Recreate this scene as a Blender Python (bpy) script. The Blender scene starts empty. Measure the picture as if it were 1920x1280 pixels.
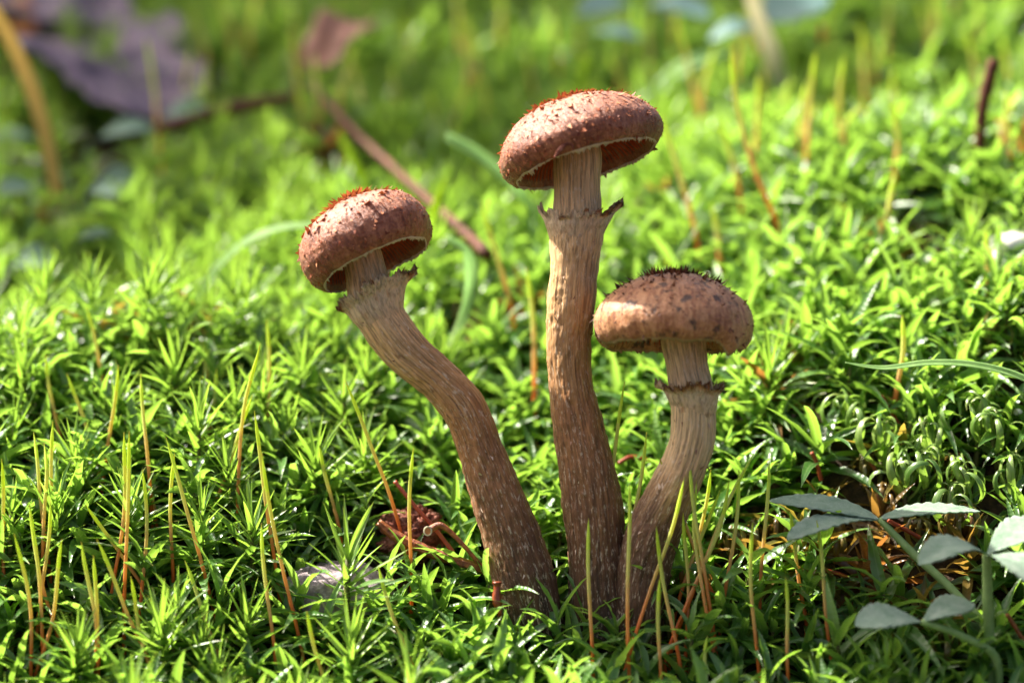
import bpy, math, random
import numpy as np
from mathutils import Vector, Matrix

random.seed(7)
rng = np.random.default_rng(11)
R = math.radians
sc = bpy.context.scene
col = sc.collection

# ------------------------------------------------------------------ scale, camera, light
# All lengths below are in units u: 115 u = 1 cm (the mushrooms stand about 8 cm tall).
S = 0.01 / 115.0
DIST = 5336.0                       # camera to the mushrooms, u (46.4 cm)
PITCH = R(-5)
FWD = np.array([0, math.cos(PITCH), math.sin(PITCH)])
UPV = np.array([0, -math.sin(PITCH), math.cos(PITCH)])
RGT = np.array([1.0, 0, 0])
CAM = -FWD * DIST

cam_d = bpy.data.cameras.new("camera")
cam = bpy.data.objects.new("camera", cam_d)
col.objects.link(cam)
cam.location = Vector(CAM * S)
cam.rotation_euler = (R(90) + PITCH, 0, 0)
cam_d.sensor_width = 36
cam_d.lens = 36.0 * DIST / 1920.0
cam_d.clip_start = 0.01
cam_d.clip_end = 200
cam_d.dof.use_dof = True
cam_d.dof.focus_distance = DIST * S * 0.997
cam_d.dof.aperture_fstop = 8.2
cam_d.dof.aperture_blades = 0
sc.camera = cam

SUN_AZ, SUN_EL = R(-66), R(50)
sun_dir = Vector((math.sin(SUN_AZ) * math.cos(SUN_EL), math.cos(SUN_AZ) * math.cos(SUN_EL), math.sin(SUN_EL)))
world = bpy.data.worlds.new("World")
sc.world = world
world.use_nodes = True
wn = world.node_tree.nodes
sky = wn.new("ShaderNodeTexSky")
sky.sky_type = 'NISHITA'
sky.sun_disc = False
sky.sun_elevation = SUN_EL
sky.sun_rotation = R(294)
sky.air_density = 0.6
sky.dust_density = 7.0
sky.ozone_density = 0.2
wn["Background"].inputs[1].default_value = 0.082
world.node_tree.links.new(sky.outputs[0], wn["Background"].inputs[0])

sun_d = bpy.data.lights.new("sun", 'SUN')
sun_d.energy = 5.0
sun_d.angle = R(0.5)
sun_d.color = (1.0, 0.93, 0.82)
sun = bpy.data.objects.new("sun", sun_d)
col.objects.link(sun)
sun.rotation_euler = sun_dir.to_track_quat('Z', 'Y').to_euler()
sun.location = sun_dir * 2.0

sc.view_settings.view_transform = 'Standard'
sc.view_settings.look = 'None'
sc.view_settings.gamma = 1
sc.view_settings.exposure = 1.95
sc.view_settings.use_curve_mapping = False
sc.render.engine = 'CYCLES'
sc.cycles.use_denoising = True
sc.cycles.max_bounces = 8
sc.cycles.transmission_bounces = 4
sc.cycles.transparent_max_bounces = 4
sc.cycles.sample_clamp_indirect = 6.0
sc.cycles.use_adaptive_sampling = False


# ------------------------------------------------------------------ helpers
def at(x, y, d=0.0):
    """point (u) seen at photo position x, y and standing d behind the mushrooms' plane"""
    k = 1.0 + d / DIST
    return FWD * d + (RGT * (x - 960.0) + UPV * (640.0 - y)) * k


def _hash(ix, iy, iz):
    n = (ix.astype(np.int64) * 374761393 + iy.astype(np.int64) * 668265263 + iz.astype(np.int64) * 2147483647) & 0xffffffff
    n = ((n ^ (n >> 13)) * 1274126177) & 0xffffffff
    n = n ^ (n >> 16)
    return (n & 0xffffff) / float(0xffffff)


def vnoise(x, y, z):
    x, y, z = np.broadcast_arrays(np.asarray(x, float), np.asarray(y, float), np.asarray(z, float))
    ix, iy, iz = np.floor(x), np.floor(y), np.floor(z)
    fx, fy, fz = x - ix, y - iy, z - iz
    fx, fy, fz = [f * f * (3 - 2 * f) for f in (fx, fy, fz)]
    out = 0
    for a in (0, 1):
        for b in (0, 1):
            for c in (0, 1):
                w = (fx if a else 1 - fx) * (fy if b else 1 - fy) * (fz if c else 1 - fz)
                out = out + w * _hash(ix + a, iy + b, iz + c)
    return out * 2 - 1


def fbm(x, y, z, o=4):
    v, a, f = 0, 0.5, 1.0
    for i in range(o):
        v = v + a * vnoise(np.asarray(x) * f + 17 * i, np.asarray(y) * f + 5 * i, np.asarray(z) * f)
        a *= 0.5
        f *= 2.1
    return v


def make_mesh(name, V, quads=None, tris=None, attrs=None, smooth=True):
    V = np.ascontiguousarray(np.asarray(V, float) * S, dtype=np.float32)
    me = bpy.data.meshes.new(name)
    loops, starts, totals, pos = [], [], [], 0
    for F, n in ((quads, 4), (tris, 3)):
        if F is not None and len(F):
            F = np.asarray(F, dtype=np.int32)
            loops.append(F.ravel())
            starts.append(pos + np.arange(len(F), dtype=np.int32) * n)
            totals.append(np.full(len(F), n, dtype=np.int32))
            pos += len(F) * n
    loops = np.concatenate(loops)
    starts = np.concatenate(starts).astype(np.int32)
    totals = np.concatenate(totals)
    me.vertices.add(len(V))
    me.vertices.foreach_set("co", V.ravel())
    me.loops.add(len(loops))
    me.loops.foreach_set("vertex_index", loops.astype(np.int32))
    me.polygons.add(len(starts))
    me.polygons.foreach_set("loop_start", starts)
    me.polygons.foreach_set("loop_total", totals)
    me.polygons.foreach_set("use_smooth", np.full(len(starts), smooth, dtype=bool))
    for k, arr in (attrs or {}).items():
        arr = np.ascontiguousarray(np.asarray(arr, dtype=np.float32))
        if arr.ndim == 2:
            a = me.attributes.new(k, 'FLOAT_VECTOR', 'POINT')
            a.data.foreach_set("vector", arr.ravel())
        else:
            a = me.attributes.new(k, 'FLOAT', 'POINT')
            a.data.foreach_set("value", arr)
    me.update(calc_edges=True)
    me.validate()
    return me


def link(name, me, mat=None, parent=None, loc=None):
    o = bpy.data.objects.new(name, me)
    col.objects.link(o)
    if me is not None and mat is not None and not me.materials:
        me.materials.append(mat)
    if loc is not None:
        o.location = Vector(np.asarray(loc) * S)
    if parent is not None:
        o.parent = parent
    return o


def empty(name, loc):
    o = bpy.data.objects.new(name, None)
    col.objects.link(o)
    o.empty_display_size = 0.002
    o.location = Vector(np.asarray(loc) * S)
    return o


def tag(o, label=None, cat=None, group=None, kind=None):
    if label: o["label"] = label
    if cat: o["category"] = cat
    if group: o["group"] = group
    if kind: o["kind"] = kind
    return o


def grid_quads(nu, nv, wrap=False, off=0):
    """nu rows of nv vertices"""
    i = np.arange(nu - 1)[:, None]
    j = np.arange(nv if wrap else nv - 1)[None, :]
    j2 = (j + 1) % nv
    q = np.stack([i * nv + j, i * nv + j2, (i + 1) * nv + j2, (i + 1) * nv + j], -1)
    return q.reshape(-1, 4) + off


def spline(P, n):
    P = np.asarray(P, float)
    m = len(P)
    seg = np.linalg.norm(np.diff(P[:, :3], axis=0), axis=1)
    kn = np.concatenate([[0], np.cumsum(seg)])
    T = np.linspace(0, kn[-1], n)
    tang = np.zeros_like(P)
    tang[1:-1] = (P[2:] - P[:-2]) / (kn[2:] - kn[:-2])[:, None]
    tang[0] = (P[1] - P[0]) / seg[0]
    tang[-1] = (P[-1] - P[-2]) / seg[-1]
    k = np.clip(np.searchsorted(kn, T, side='right') - 1, 0, m - 2)
    h = seg[k][:, None]
    t = ((T - kn[k]) / seg[k])[:, None]
    return ((2 * t**3 - 3 * t**2 + 1) * P[k] + (t**3 - 2 * t**2 + t) * h * tang[k]
            + (-2 * t**3 + 3 * t**2) * P[k + 1] + (t**3 - t**2) * h * tang[k + 1]), T


def frames(C, ref=(0.0, -1.0, 0.0)):
    T = np.gradient(C, axis=0)
    T /= np.linalg.norm(T, axis=1)[:, None] + 1e-9
    N = np.zeros_like(T)
    n = np.asarray(ref, float)
    for i in range(len(T)):
        n = n - T[i] * np.dot(n, T[i])
        n /= np.linalg.norm(n) + 1e-9
        N[i] = n
    return T, N, np.cross(T, N)


def tube(P, n=40, m=12, disp=None, cap=True):
    """P rows: x,y,z,r (world u). returns V, quads, tris, t, length, angle"""
    C, L = spline(P, n)
    T, N, B = frames(C[:, :3])
    a = np.linspace(0, 2 * math.pi, m, endpoint=False)
    r = np.repeat(C[:, 3:4], m, 1)
    LL = np.repeat(L[:, None], m, 1)
    AA = np.repeat(a[None, :], n, 0)
    if disp is not None:
        r = r + disp(AA, LL, r)
    V = C[:, None, :3] + N[:, None, :] * (np.cos(AA) * r)[..., None] + B[:, None, :] * (np.sin(AA) * r)[..., None]
    V = V.reshape(-1, 3)
    q = grid_quads(n, m, True)
    tris = np.zeros((0, 3), int)
    t = (LL / L[-1]).ravel()
    if cap:
        k = len(V)
        V = np.vstack([V, C[0, :3], C[-1, :3]])
        j = np.arange(m)
        tris = np.vstack([np.stack([np.full(m, k), (j + 1) % m, j], 1),
                          np.stack([np.full(m, k + 1), (n - 1) * m + j, (n - 1) * m + (j + 1) % m], 1)])
        t = np.concatenate([t, [0, 1]])
    return V, q, tris, t, LL.ravel(), AA.ravel()


# ------------------------------------------------------------------ materials
def mat_new(name):
    m = bpy.data.materials.new(name)
    m.use_nodes = True
    nt = m.node_tree
    nt.nodes.remove(nt.nodes["Principled BSDF"])
    return m, nt.nodes, nt.links, nt.nodes["Material Output"]


def ramp(nodes, stops, interp='LINEAR'):
    r = nodes.new("ShaderNodeValToRGB")
    r.color_ramp.interpolation = interp
    e = r.color_ramp.elements
    while len(e) < len(stops):
        e.new(0.5)
    for i, (p, c) in enumerate(stops):
        e[i].position = p
        e[i].color = (c[0], c[1], c[2], 1) if hasattr(c, '__len__') else (c, c, c, 1)
    return r


def attr(nodes, name):
    a = nodes.new("ShaderNodeAttribute")
    a.attribute_name = name
    return a


def math_n(nodes, links, op, a, b=None, clamp=False):
    n = nodes.new("ShaderNodeMath")
    n.operation = op
    n.use_clamp = clamp
    for i, v in enumerate((a, b)):
        if v is None: continue
        if hasattr(v, 'is_linked'): links.new(v, n.inputs[i])
        else: n.inputs[i].default_value = v
    return n.outputs[0]


def mix_c(nodes, links, f, a, b, blend='MIX'):
    n = nodes.new("ShaderNodeMix")
    n.data_type = 'RGBA'
    n.blend_type = blend
    for s, v in ((n.inputs[0], f), (n.inputs[6], a), (n.inputs[7], b)):
        if hasattr(v, 'is_linked'): links.new(v, s)
        elif s.type == 'RGBA': s.default_value = (*v, 1)
        else: s.default_value = v
    return n.outputs[2]


def noise_n(nodes, links, vec, scale, detail=4, rough=0.6, dim='3D'):
    n = nodes.new("ShaderNodeTexNoise")
    n.inputs["Scale"].default_value = scale
    n.inputs["Detail"].default_value = detail
    n.inputs["Roughness"].default_value = rough
    if vec is not None: links.new(vec, n.inputs["Vector"])
    return n.outputs["Fac"]


def coord(nodes, links, scale=(1, 1, 1), src=None):
    """object coordinates in u (or an attribute), scaled"""
    if src is None:
        src = nodes.new("ShaderNodeTexCoord").outputs["Object"]
        k = 1.0 / S
    else:
        k = 1.0
    mp = nodes.new("ShaderNodeMapping")
    mp.inputs["Scale"].default_value = tuple(k * s for s in scale)
    links.new(src, mp.inputs["Vector"])
    return mp.outputs[0]


def bump_n(nodes, links, h, dist, strength=1.0, prev=None):
    b = nodes.new("ShaderNodeBump")
    b.inputs["Strength"].default_value = strength
    b.inputs["Distance"].default_value = dist * S
    links.new(h, b.inputs["Height"])
    if prev is not None: links.new(prev, b.inputs["Normal"])
    return b.outputs[0]


def leaf_material(name, dark, mid, light, tip, trans=0.45, rough=0.38, ring=0.0, tcol=(0.41, 0.69, 0.055), dead=(0.16, 0.075, 0.02)):
    m, N, L, out = mat_new(name)
    tint = attr(N, "tint").outputs["Fac"]
    oi = N.new("ShaderNodeObjectInfo").outputs["Random"]
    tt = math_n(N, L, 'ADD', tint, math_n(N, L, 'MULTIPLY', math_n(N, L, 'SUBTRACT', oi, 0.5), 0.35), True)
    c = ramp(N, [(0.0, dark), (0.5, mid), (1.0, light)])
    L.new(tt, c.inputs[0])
    t = attr(N, "t").outputs["Fac"]
    tr = ramp(N, [(0.86, 0.0), (1.0, 0.85)])
    L.new(t, tr.inputs[0])
    cc = mix_c(N, L, tr.outputs[0], c.outputs[0], tip)
    cx = attr(N, "cx").outputs["Fac"]
    cr = ramp(N, [(0.0, 0.55), (0.16, 0.0), (0.80, 0.0), (1.0, 0.45)])
    L.new(cx, cr.inputs[0])
    cc = mix_c(N, L, cr.outputs[0], cc, (min(1, light[0] * 1.5), min(1, light[1] * 1.25), light[2] * 2.0))
    dd = attr(N, "dead").outputs["Fac"]
    nz = noise_n(N, L, coord(N, L, (0.03, 0.03, 0.03)), 1.0, 3)
    cc = mix_c(N, L, math_n(N, L, 'MULTIPLY', nz, 0.35), cc, mid)
    cc = mix_c(N, L, dd, cc, dead)
    p = N.new("ShaderNodeBsdfPrincipled")
    L.new(cc, p.inputs["Base Color"])
    p.inputs["Roughness"].default_value = rough
    p.inputs["Specular IOR Level"].default_value = 0.75
    if ring:
        w = N.new("ShaderNodeMath"); w.operation = 'SINE'
        L.new(math_n(N, L, 'MULTIPLY', t, ring), w.inputs[0])
        L.new(bump_n(N, L, w.outputs[0], 0.8, 0.3), p.inputs["Normal"])
    tr_b = N.new("ShaderNodeBsdfTranslucent")
    tc = mix_c(N, L, 0.55, cc, tcol)
    tc = mix_c(N, L, dd, tc, (0.35, 0.14, 0.03))
    L.new(tc, tr_b.inputs["Color"])
    mx = N.new("ShaderNodeMixShader")
    mx.inputs[0].default_value = trans
    L.new(p.outputs[0], mx.inputs[1])
    L.new(tr_b.outputs[0], mx.inputs[2])
    L.new(mx.outputs[0], out.inputs[0])
    return m


def plain_material(name, stops, scale=0.05, rough=0.7, bump=0.0, bscale=None, spec=0.3, src_attr=None, trans=None, stretch=(1, 1, 1), detail=5):
    """noise-coloured surface; src_attr: colour follows that attribute plus some noise"""
    m, N, L, out = mat_new(name)
    v = coord(N, L, stretch)
    nz = noise_n(N, L, v, scale, detail)
    c = ramp(N, stops)
    if src_attr:
        a = attr(N, src_attr).outputs["Fac"]
        L.new(math_n(N, L, 'ADD', a, math_n(N, L, 'MULTIPLY', math_n(N, L, 'SUBTRACT', nz, 0.5), 0.3)), c.inputs[0])
    else:
        L.new(nz, c.inputs[0])
    p = N.new("ShaderNodeBsdfPrincipled")
    L.new(c.outputs[0], p.inputs["Base Color"])
    p.inputs["Roughness"].default_value = rough
    p.inputs["Specular IOR Level"].default_value = spec
    if bump:
        nb = noise_n(N, L, v, bscale or scale * 3, 6, 0.65)
        L.new(bump_n(N, L, nb, bump), p.inputs["Normal"])
    if trans:
        tb = N.new("ShaderNodeBsdfTranslucent")
        L.new(mix_c(N, L, 0.5, c.outputs[0], trans[1]), tb.inputs[0])
        mx = N.new("ShaderNodeMixShader")
        mx.inputs[0].default_value = trans[0]
        L.new(p.outputs[0], mx.inputs[1]); L.new(tb.outputs[0], mx.inputs[2])
        L.new(mx.outputs[0], out.inputs[0])
    else:
        L.new(p.outputs[0], out.inputs[0])
    return m


def cap_material(name, light, mid, dark, blotch=None):
    m, N, L, out = mat_new(name)
    cp = attr(N, "cpos").outputs["Vector"]           # (angle pos x, angle pos y, distance along profile)
    fib = noise_n(N, L, coord(N, L, (0.11, 0.11, 0.022), cp), 1.0, 6, 0.7)
    spk = noise_n(N, L, coord(N, L, (0.16, 0.16, 0.16)), 1.0, 4, 0.7)
    big = noise_n(N, L, coord(N, L, (0.018, 0.018, 0.018)), 1.0, 3)
    f = math_n(N, L, 'ADD', math_n(N, L, 'MULTIPLY', fib, 0.45), math_n(N, L, 'MULTIPLY', spk, 0.4))
    f = math_n(N, L, 'ADD', f, math_n(N, L, 'MULTIPLY', big, 0.25))
    c = ramp(N, [(0.43, dark), (0.53, mid), (0.64, light)])
    L.new(f, c.inputs[0])
    cc = c.outputs[0]
    if blotch:
        b = noise_n(N, L, coord(N, L, (0.035, 0.035, 0.035)), 1.0, 5, 0.6)
        br = ramp(N, [(0.56, 0.0), (0.64, 0.9)])
        L.new(b, br.inputs[0])
        cc = mix_c(N, L, br.outputs[0], cc, blotch)
    p = N.new("ShaderNodeBsdfPrincipled")
    L.new(cc, p.inputs["Base Color"])
    p.inputs["Roughness"].default_value = 0.42
    p.inputs["Specular IOR Level"].default_value = 0.5
    p.inputs["Sheen Weight"].default_value = 0.12
    p.inputs["Sheen Roughness"].default_value = 0.5
    p.inputs["Sheen Tint"].default_value = (1, 0.85, 0.75, 1)
    n1 = bump_n(N, L, spk, 3.0, 0.9)
    n2 = bump_n(N, L, fib, 3.0, 0.9, n1)
    L.new(n2, p.inputs["Normal"])
    L.new(p.outputs[0], out.inputs[0])
    return m


def stem_material(name, stops):
    m, N, L, out = mat_new(name)
    sp = attr(N, "spos").outputs["Vector"]           # (r cos, r sin, length) in u
    v = attr(N, "t").outputs["Fac"]
    fib = noise_n(N, L, coord(N, L, (0.24, 0.24, 0.010), sp), 1.0, 5, 0.65)
    flk = noise_n(N, L, coord(N, L, (0.20, 0.20, 0.055), sp), 1.0, 6, 0.75)
    big = noise_n(N, L, coord(N, L, (0.03, 0.03, 0.008), sp), 1.0, 3)
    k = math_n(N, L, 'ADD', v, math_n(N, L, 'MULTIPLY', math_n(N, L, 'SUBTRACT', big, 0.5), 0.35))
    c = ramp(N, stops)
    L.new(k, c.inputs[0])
    fr = ramp(N, [(0.36, 0.48), (0.50, 0.95), (0.64, 1.32)])
    L.new(fib, fr.inputs[0])
    cc = mix_c(N, L, 1.0, c.outputs[0], fr.outputs[0], 'MULTIPLY')
    wr = ramp(N, [(0.545, 0.0), (0.64, 0.6)])
    L.new(flk, wr.inputs[0])
    cc = mix_c(N, L, wr.outputs[0], cc, (0.74, 0.60, 0.43))
    dk = noise_n(N, L, coord(N, L, (0.05, 0.05, 0.012), sp), 1.0, 5, 0.7)
    dr = ramp(N, [(0.62, 0.0), (0.72, 0.7)])
    L.new(dk, dr.inputs[0])
    cc = mix_c(N, L, dr.outputs[0], cc, (0.14, 0.055, 0.025))
    p = N.new("ShaderNodeBsdfPrincipled")
    L.new(cc, p.inputs["Base Color"])
    p.inputs["Roughness"].default_value = 0.6
    p.inputs["Specular IOR Level"].default_value = 0.35
    n1 = bump_n(N, L, fib, 4.0, 1.0)
    n2 = bump_n(N, L, flk, 2.5, 0.8, n1)
    L.new(n2, p.inputs["Normal"])
    L.new(p.outputs[0], out.inputs[0])
    return m


M = {}
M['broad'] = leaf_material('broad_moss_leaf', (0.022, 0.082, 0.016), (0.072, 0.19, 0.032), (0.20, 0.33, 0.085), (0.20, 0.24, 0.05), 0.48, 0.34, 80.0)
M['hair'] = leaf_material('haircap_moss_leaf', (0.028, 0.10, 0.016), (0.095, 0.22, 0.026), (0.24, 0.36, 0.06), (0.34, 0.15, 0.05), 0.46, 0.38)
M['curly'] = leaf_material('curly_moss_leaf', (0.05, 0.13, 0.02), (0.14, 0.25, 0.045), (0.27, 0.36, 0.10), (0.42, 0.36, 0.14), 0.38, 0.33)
M['moss_stem'] = plain_material('moss_stem', [(0.3, (0.05, 0.035, 0.012)), (0.6, (0.10, 0.11, 0.02)), (0.8, (0.13, 0.2, 0.03))], 0.04, 0.6)
M['seta'] = plain_material('moss_stalk', [(0.0, (0.50, 0.045, 0.008)), (0.34, (0.74, 0.17, 0.03)), (0.54, (0.72, 0.44, 0.17)), (0.72, (0.60, 0.66, 0.18)), (1.0, (0.52, 0.68, 0.07))],
                           0.02, 0.35, spec=0.5, src_attr='t', trans=(0.45, (0.9, 0.7, 0.15)))
M['seta_tip'] = plain_material('moss_stalk_tip', [(0.0, (0.53, 0.68, 0.07)), (0.8, (0.50, 0.66, 0.06)), (1.0, (0.30, 0.16, 0.04))], 0.02, 0.35, spec=0.5, src_attr='t', trans=(0.45, (0.9, 0.95, 0.15)))
M['soil'] = plain_material('soil', [(0.3, (0.010, 0.007, 0.004)), (0.5, (0.045, 0.025, 0.010)), (0.7, (0.10, 0.055, 0.02))], 0.06, 0.8, 16.0, 0.10)
M['grass'] = plain_material('grass_blade', [(0.2, (0.10, 0.22, 0.06)), (0.6, (0.16, 0.32, 0.08)), (0.9, (0.25, 0.36, 0.16))], 0.02, 0.4, 1.0, 0.4, 0.5, trans=(0.55, (0.6, 0.9, 0.3)), stretch=(1, 1, 1))
M['grass_lime'] = plain_material('lime_grass', [(0.2, (0.20, 0.36, 0.03)), (0.8, (0.34, 0.48, 0.05))], 0.02, 0.4, trans=(0.6, (0.8, 0.95, 0.1)))
M['grass_pale'] = plain_material('glaucous_grass', [(0.2, (0.20, 0.36, 0.11)), (0.6, (0.30, 0.46, 0.17)), (0.9, (0.44, 0.54, 0.30))], 0.04, 0.4, 0.8, 0.6, trans=(0.6, (0.75, 0.95, 0.6)))
M['straw'] = plain_material('straw', [(0.2, (0.42, 0.30, 0.10)), (0.8, (0.62, 0.50, 0.20))], 0.02, 0.5, trans=(0.45, (0.9, 0.75, 0.4)))
M['straw_pale'] = plain_material('pale_straw', [(0.2, (0.55, 0.52, 0.38)), (0.8, (0.72, 0.70, 0.55))], 0.02, 0.5, trans=(0.45, (0.95, 0.9, 0.7)))
M['twig'] = plain_material('twig_bark', [(0.25, (0.035, 0.010, 0.005)), (0.55, (0.10, 0.028, 0.010)), (0.8, (0.22, 0.09, 0.04))], 0.06, 0.7, 2.0, 0.2)
M['needle'] = plain_material('dead_needle', [(0.3, (0.08, 0.018, 0.006)), (0.5, (0.26, 0.065, 0.014)), (0.7, (0.42, 0.16, 0.04))], 0.09, 0.4, 2.5, 0.25, 0.5)
M['needle_red'] = plain_material('red_needle', [(0.25, (0.20, 0.025, 0.01)), (0.8, (0.38, 0.07, 0.02))], 0.05, 0.35, 0.5, 0.3, 0.5)
M['bark'] = plain_material('bark_crumb', [(0.25, (0.07, 0.02, 0.012)), (0.5, (0.22, 0.07, 0.04)), (0.75, (0.42, 0.22, 0.16))], 0.07, 0.8, 5.0, 0.15)
M['stone'] = plain_material('stone', [(0.3, (0.13, 0.10, 0.11)), (0.52, (0.26, 0.21, 0.22)), (0.7, (0.46, 0.40, 0.40))], 0.06, 0.85, 4.0, 0.12)
M['dead_leaf'] = plain_material('dead_leaf', [(0.25, (0.06, 0.045, 0.065)), (0.5, (0.13, 0.10, 0.14)), (0.75, (0.24, 0.17, 0.20))], 0.012, 0.6, 3.0, 0.05, trans=(0.15, (0.4, 0.25, 0.2)))
M['dead_leaf_orange'] = plain_material('orange_dead_leaf', [(0.25, (0.30, 0.10, 0.03)), (0.6, (0.45, 0.18, 0.06)), (0.85, (0.5, 0.3, 0.2))], 0.012, 0.6, 3.0, 0.05, trans=(0.2, (0.5, 0.2, 0.05)))
M['dead_leaf_brown'] = plain_material('brown_dead_leaf', [(0.25, (0.16, 0.07, 0.04)), (0.6, (0.30, 0.14, 0.09)), (0.85, (0.40, 0.26, 0.2))], 0.012, 0.6, 3.0, 0.05, trans=(0.15, (0.4, 0.15, 0.05)))
M['glaucous'] = plain_material('glaucous_leaf', [(0.25, (0.08, 0.17, 0.11)), (0.6, (0.15, 0.26, 0.18)), (0.85, (0.26, 0.34, 0.27))], 0.02, 0.5, 2.0, 0.08, trans=(0.4, (0.6, 0.85, 0.6)))
M['blue_leaf'] = plain_material('bluish_leaf', [(0.25, (0.09, 0.19, 0.17)), (0.6, (0.15, 0.27, 0.25)), (0.85, (0.25, 0.35, 0.34))], 0.02, 0.5, 2.0, 0.08, trans=(0.4, (0.6, 0.85, 0.8)))
M['capsule'] = plain_material('old_capsule', [(0.25, (0.10, 0.014, 0.006)), (0.7, (0.26, 0.05, 0.012))], 0.08, 0.35, 0.8, 0.2, 0.5)
M['white_bit'] = plain_material('white_bit', [(0.25, (0.5, 0.47, 0.42)), (0.7, (0.78, 0.75, 0.72))], 0.05, 0.5)


# ------------------------------------------------------------------ terrain
CANOPY = 62.0
ctl = []
for (x, y, d) in [
    (-500, 1280, -130), (0, 1280, -130), (480, 1290, -140), (960, 1290, -140), (1440, 1285, -150), (1920, 1280, -180), (2400, 1270, -190),
    (-400, 1060, 0), (0, 1050, 10), (300, 1060, 10), (600, 1120, -10), (960, 1120, 0), (1200, 1115, 0), (1500, 1100, -20), (1850, 1080, -40), (2300, 1060, -60),
    (-300, 850, 230), (60, 850, 215), (360, 880, 200), (640, 900, 220), (960, 930, 240), (1250, 930, 210), (1500, 930, 110), (1750, 890, 90), (2200, 850, 70),
    (-250, 700, 390), (60, 660, 400), (300, 650, 430), (640, 690, 480), (960, 760, 470), (1250, 730, 420), (1550, 700, 280), (1850, 700, 230), (2250, 650, 200),
    (0, 690, 760), (250, 670, 760),
    (640, 520, 880), (960, 590, 760), (1300, 520, 720), (1600, 480, 620), (1850, 430, 640), (2300, 400, 620),
    (0, 480, 1150), (300, 430, 1150), (640, 380, 1250), (960, 380, 1300), (1300, 330, 1150), (1580, 290, 930), (1880, 250, 980),
    (1620, 290, 1250), (1900, 260, 1300),
    (0, 330, 1560), (200, 300, 1600), (640, 200, 1800), (960, 190, 1850), (1300, 160, 1750), (1650, 120, 1600), (1900, 110, 1600),
    (-300, 120, 2200), (150, 60, 2300), (640, 0, 2500), (960, 0, 2500), (1300, 0, 2400), (1700, 0, 2200), (2200, 0, 2150),
]:
    p = at(x, y, d)
    ctl.append((p[0], p[1], p[2] - CANOPY))
for (X, Y, Z) in [(-4500, 4500, 2100), (0, 4500, 2100), (4500, 4500, 2100), (-4500, 0, -420), (4500, 0, -200), (-4000, -2500, -1000), (0, -2500, -1000), (4000, -2500, -1000), (0, -1000, -720), (-1500, -1000, -720), (1500, -1000, -700)]:
    ctl.append((X, Y, Z))
ctl = np.array(ctl)


def _phi(r2):
    return 0.5 * r2 * np.log(r2 + 1e-12)


_n = len(ctl)
_K = 1000.0
_cx = ctl[:, :2] / _K
_A = np.zeros((_n + 3, _n + 3))
_A[:_n, :_n] = _phi(((_cx[:, None, :] - _cx[None, :, :])**2).sum(-1)) + np.eye(_n) * 2e-3
_A[:_n, _n] = 1; _A[:_n, _n + 1:] = _cx
_A[_n, :_n] = 1; _A[_n + 1:, :_n] = _cx.T
_w = np.linalg.solve(_A, np.concatenate([ctl[:, 2] / _K, [0, 0, 0]]))


def ground_z(X, Y):
    X = np.atleast_1d(np.asarray(X, float)); Y = np.atleast_1d(np.asarray(Y, float))
    sh = X.shape
    x, y = X.ravel() / _K, Y.ravel() / _K
    z = _w[_n] + _w[_n + 1] * x + _w[_n + 2] * y
    for i in range(_n):
        z = z + _w[i] * _phi((x - _cx[i, 0])**2 + (y - _cx[i, 1])**2)
    z = z * _K
    z = z + 26 * fbm(x * 5.5, y * 5.5, 0.3, 3)
    far = -470 + 0.46 * np.clip(Y.ravel(), -3000, 9000)
    rr = np.hypot(X.ravel(), Y.ravel() - 1000)
    w = np.clip((rr - 3200) / 1800, 0, 1)
    w = w * w * (3 - 2 * w)
    return (z * (1 - w) + far * w).reshape(sh)


def hit(x, y, lift=CANOPY):
    """where the sight line through photo position x, y meets the moss (lift above the soil)"""
    d = np.arange(-1500, 3800, 8.0)
    k = 1 + d / DIST
    P = FWD[None] * d[:, None] + (RGT * (x - 960.0) + UPV * (640.0 - y))[None] * k[:, None]
    g = ground_z(P[:, 0], P[:, 1]) + lift
    below = np.where(P[:, 2] < g)[0]
    i = below[0] if len(below) else len(d) - 1
    return d[i]


def gpoint(X, Y, dz=0.0):
    return np.array([X, Y, float(ground_z(X, Y)[0]) + dz])


def on_ground(x, y, lift=CANOPY):
    p = at(x, y, hit(x, y, lift))
    return gpoint(p[0], p[1])


def axis_steps(lo, hi, step, far, grow=1.6):
    a = list(np.arange(lo, hi + 1, step))
    s, v = step, a[-1]
    while v < far:
        s *= grow; v += s; a.append(v)
    s, v = step, a[0]
    while v > -far:
        s *= grow; v -= s; a.insert(0, v)
    return np.array(a)


gx = axis_steps(-2000, 2000, 22, 150000)
gy = axis_steps(-1000, 3400, 22, 150000)
GX, GY = np.meshgrid(gx, gy)
GZ = ground_z(GX, GY) + 7 * fbm(GX * 0.03, GY * 0.03, 2.2, 3) * (np.hypot(GX, GY) < 5000)
gv = np.stack([GX, GY, GZ], -1).reshape(-1, 3)
ground = link('ground', make_mesh('ground', gv, grid_quads(len(gy), len(gx))), M['soil'])
tag(ground, 'dark soil bank under the moss', 'ground', kind='structure')


# ------------------------------------------------------------------ mushrooms
def cam_vec(r, u, f):
    v = RGT * r + UPV * u + FWD * f
    return v / np.linalg.norm(v)


def basis(axis):
    """right, front (towards the viewer's side), axis"""
    axis = axis / np.linalg.norm(axis)
    f = -FWD - axis * np.dot(-FWD, axis)
    f /= np.linalg.norm(f)
    r = np.cross(axis, f)
    if np.dot(r, RGT) < 0: r = -r
    return r, f, axis


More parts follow.
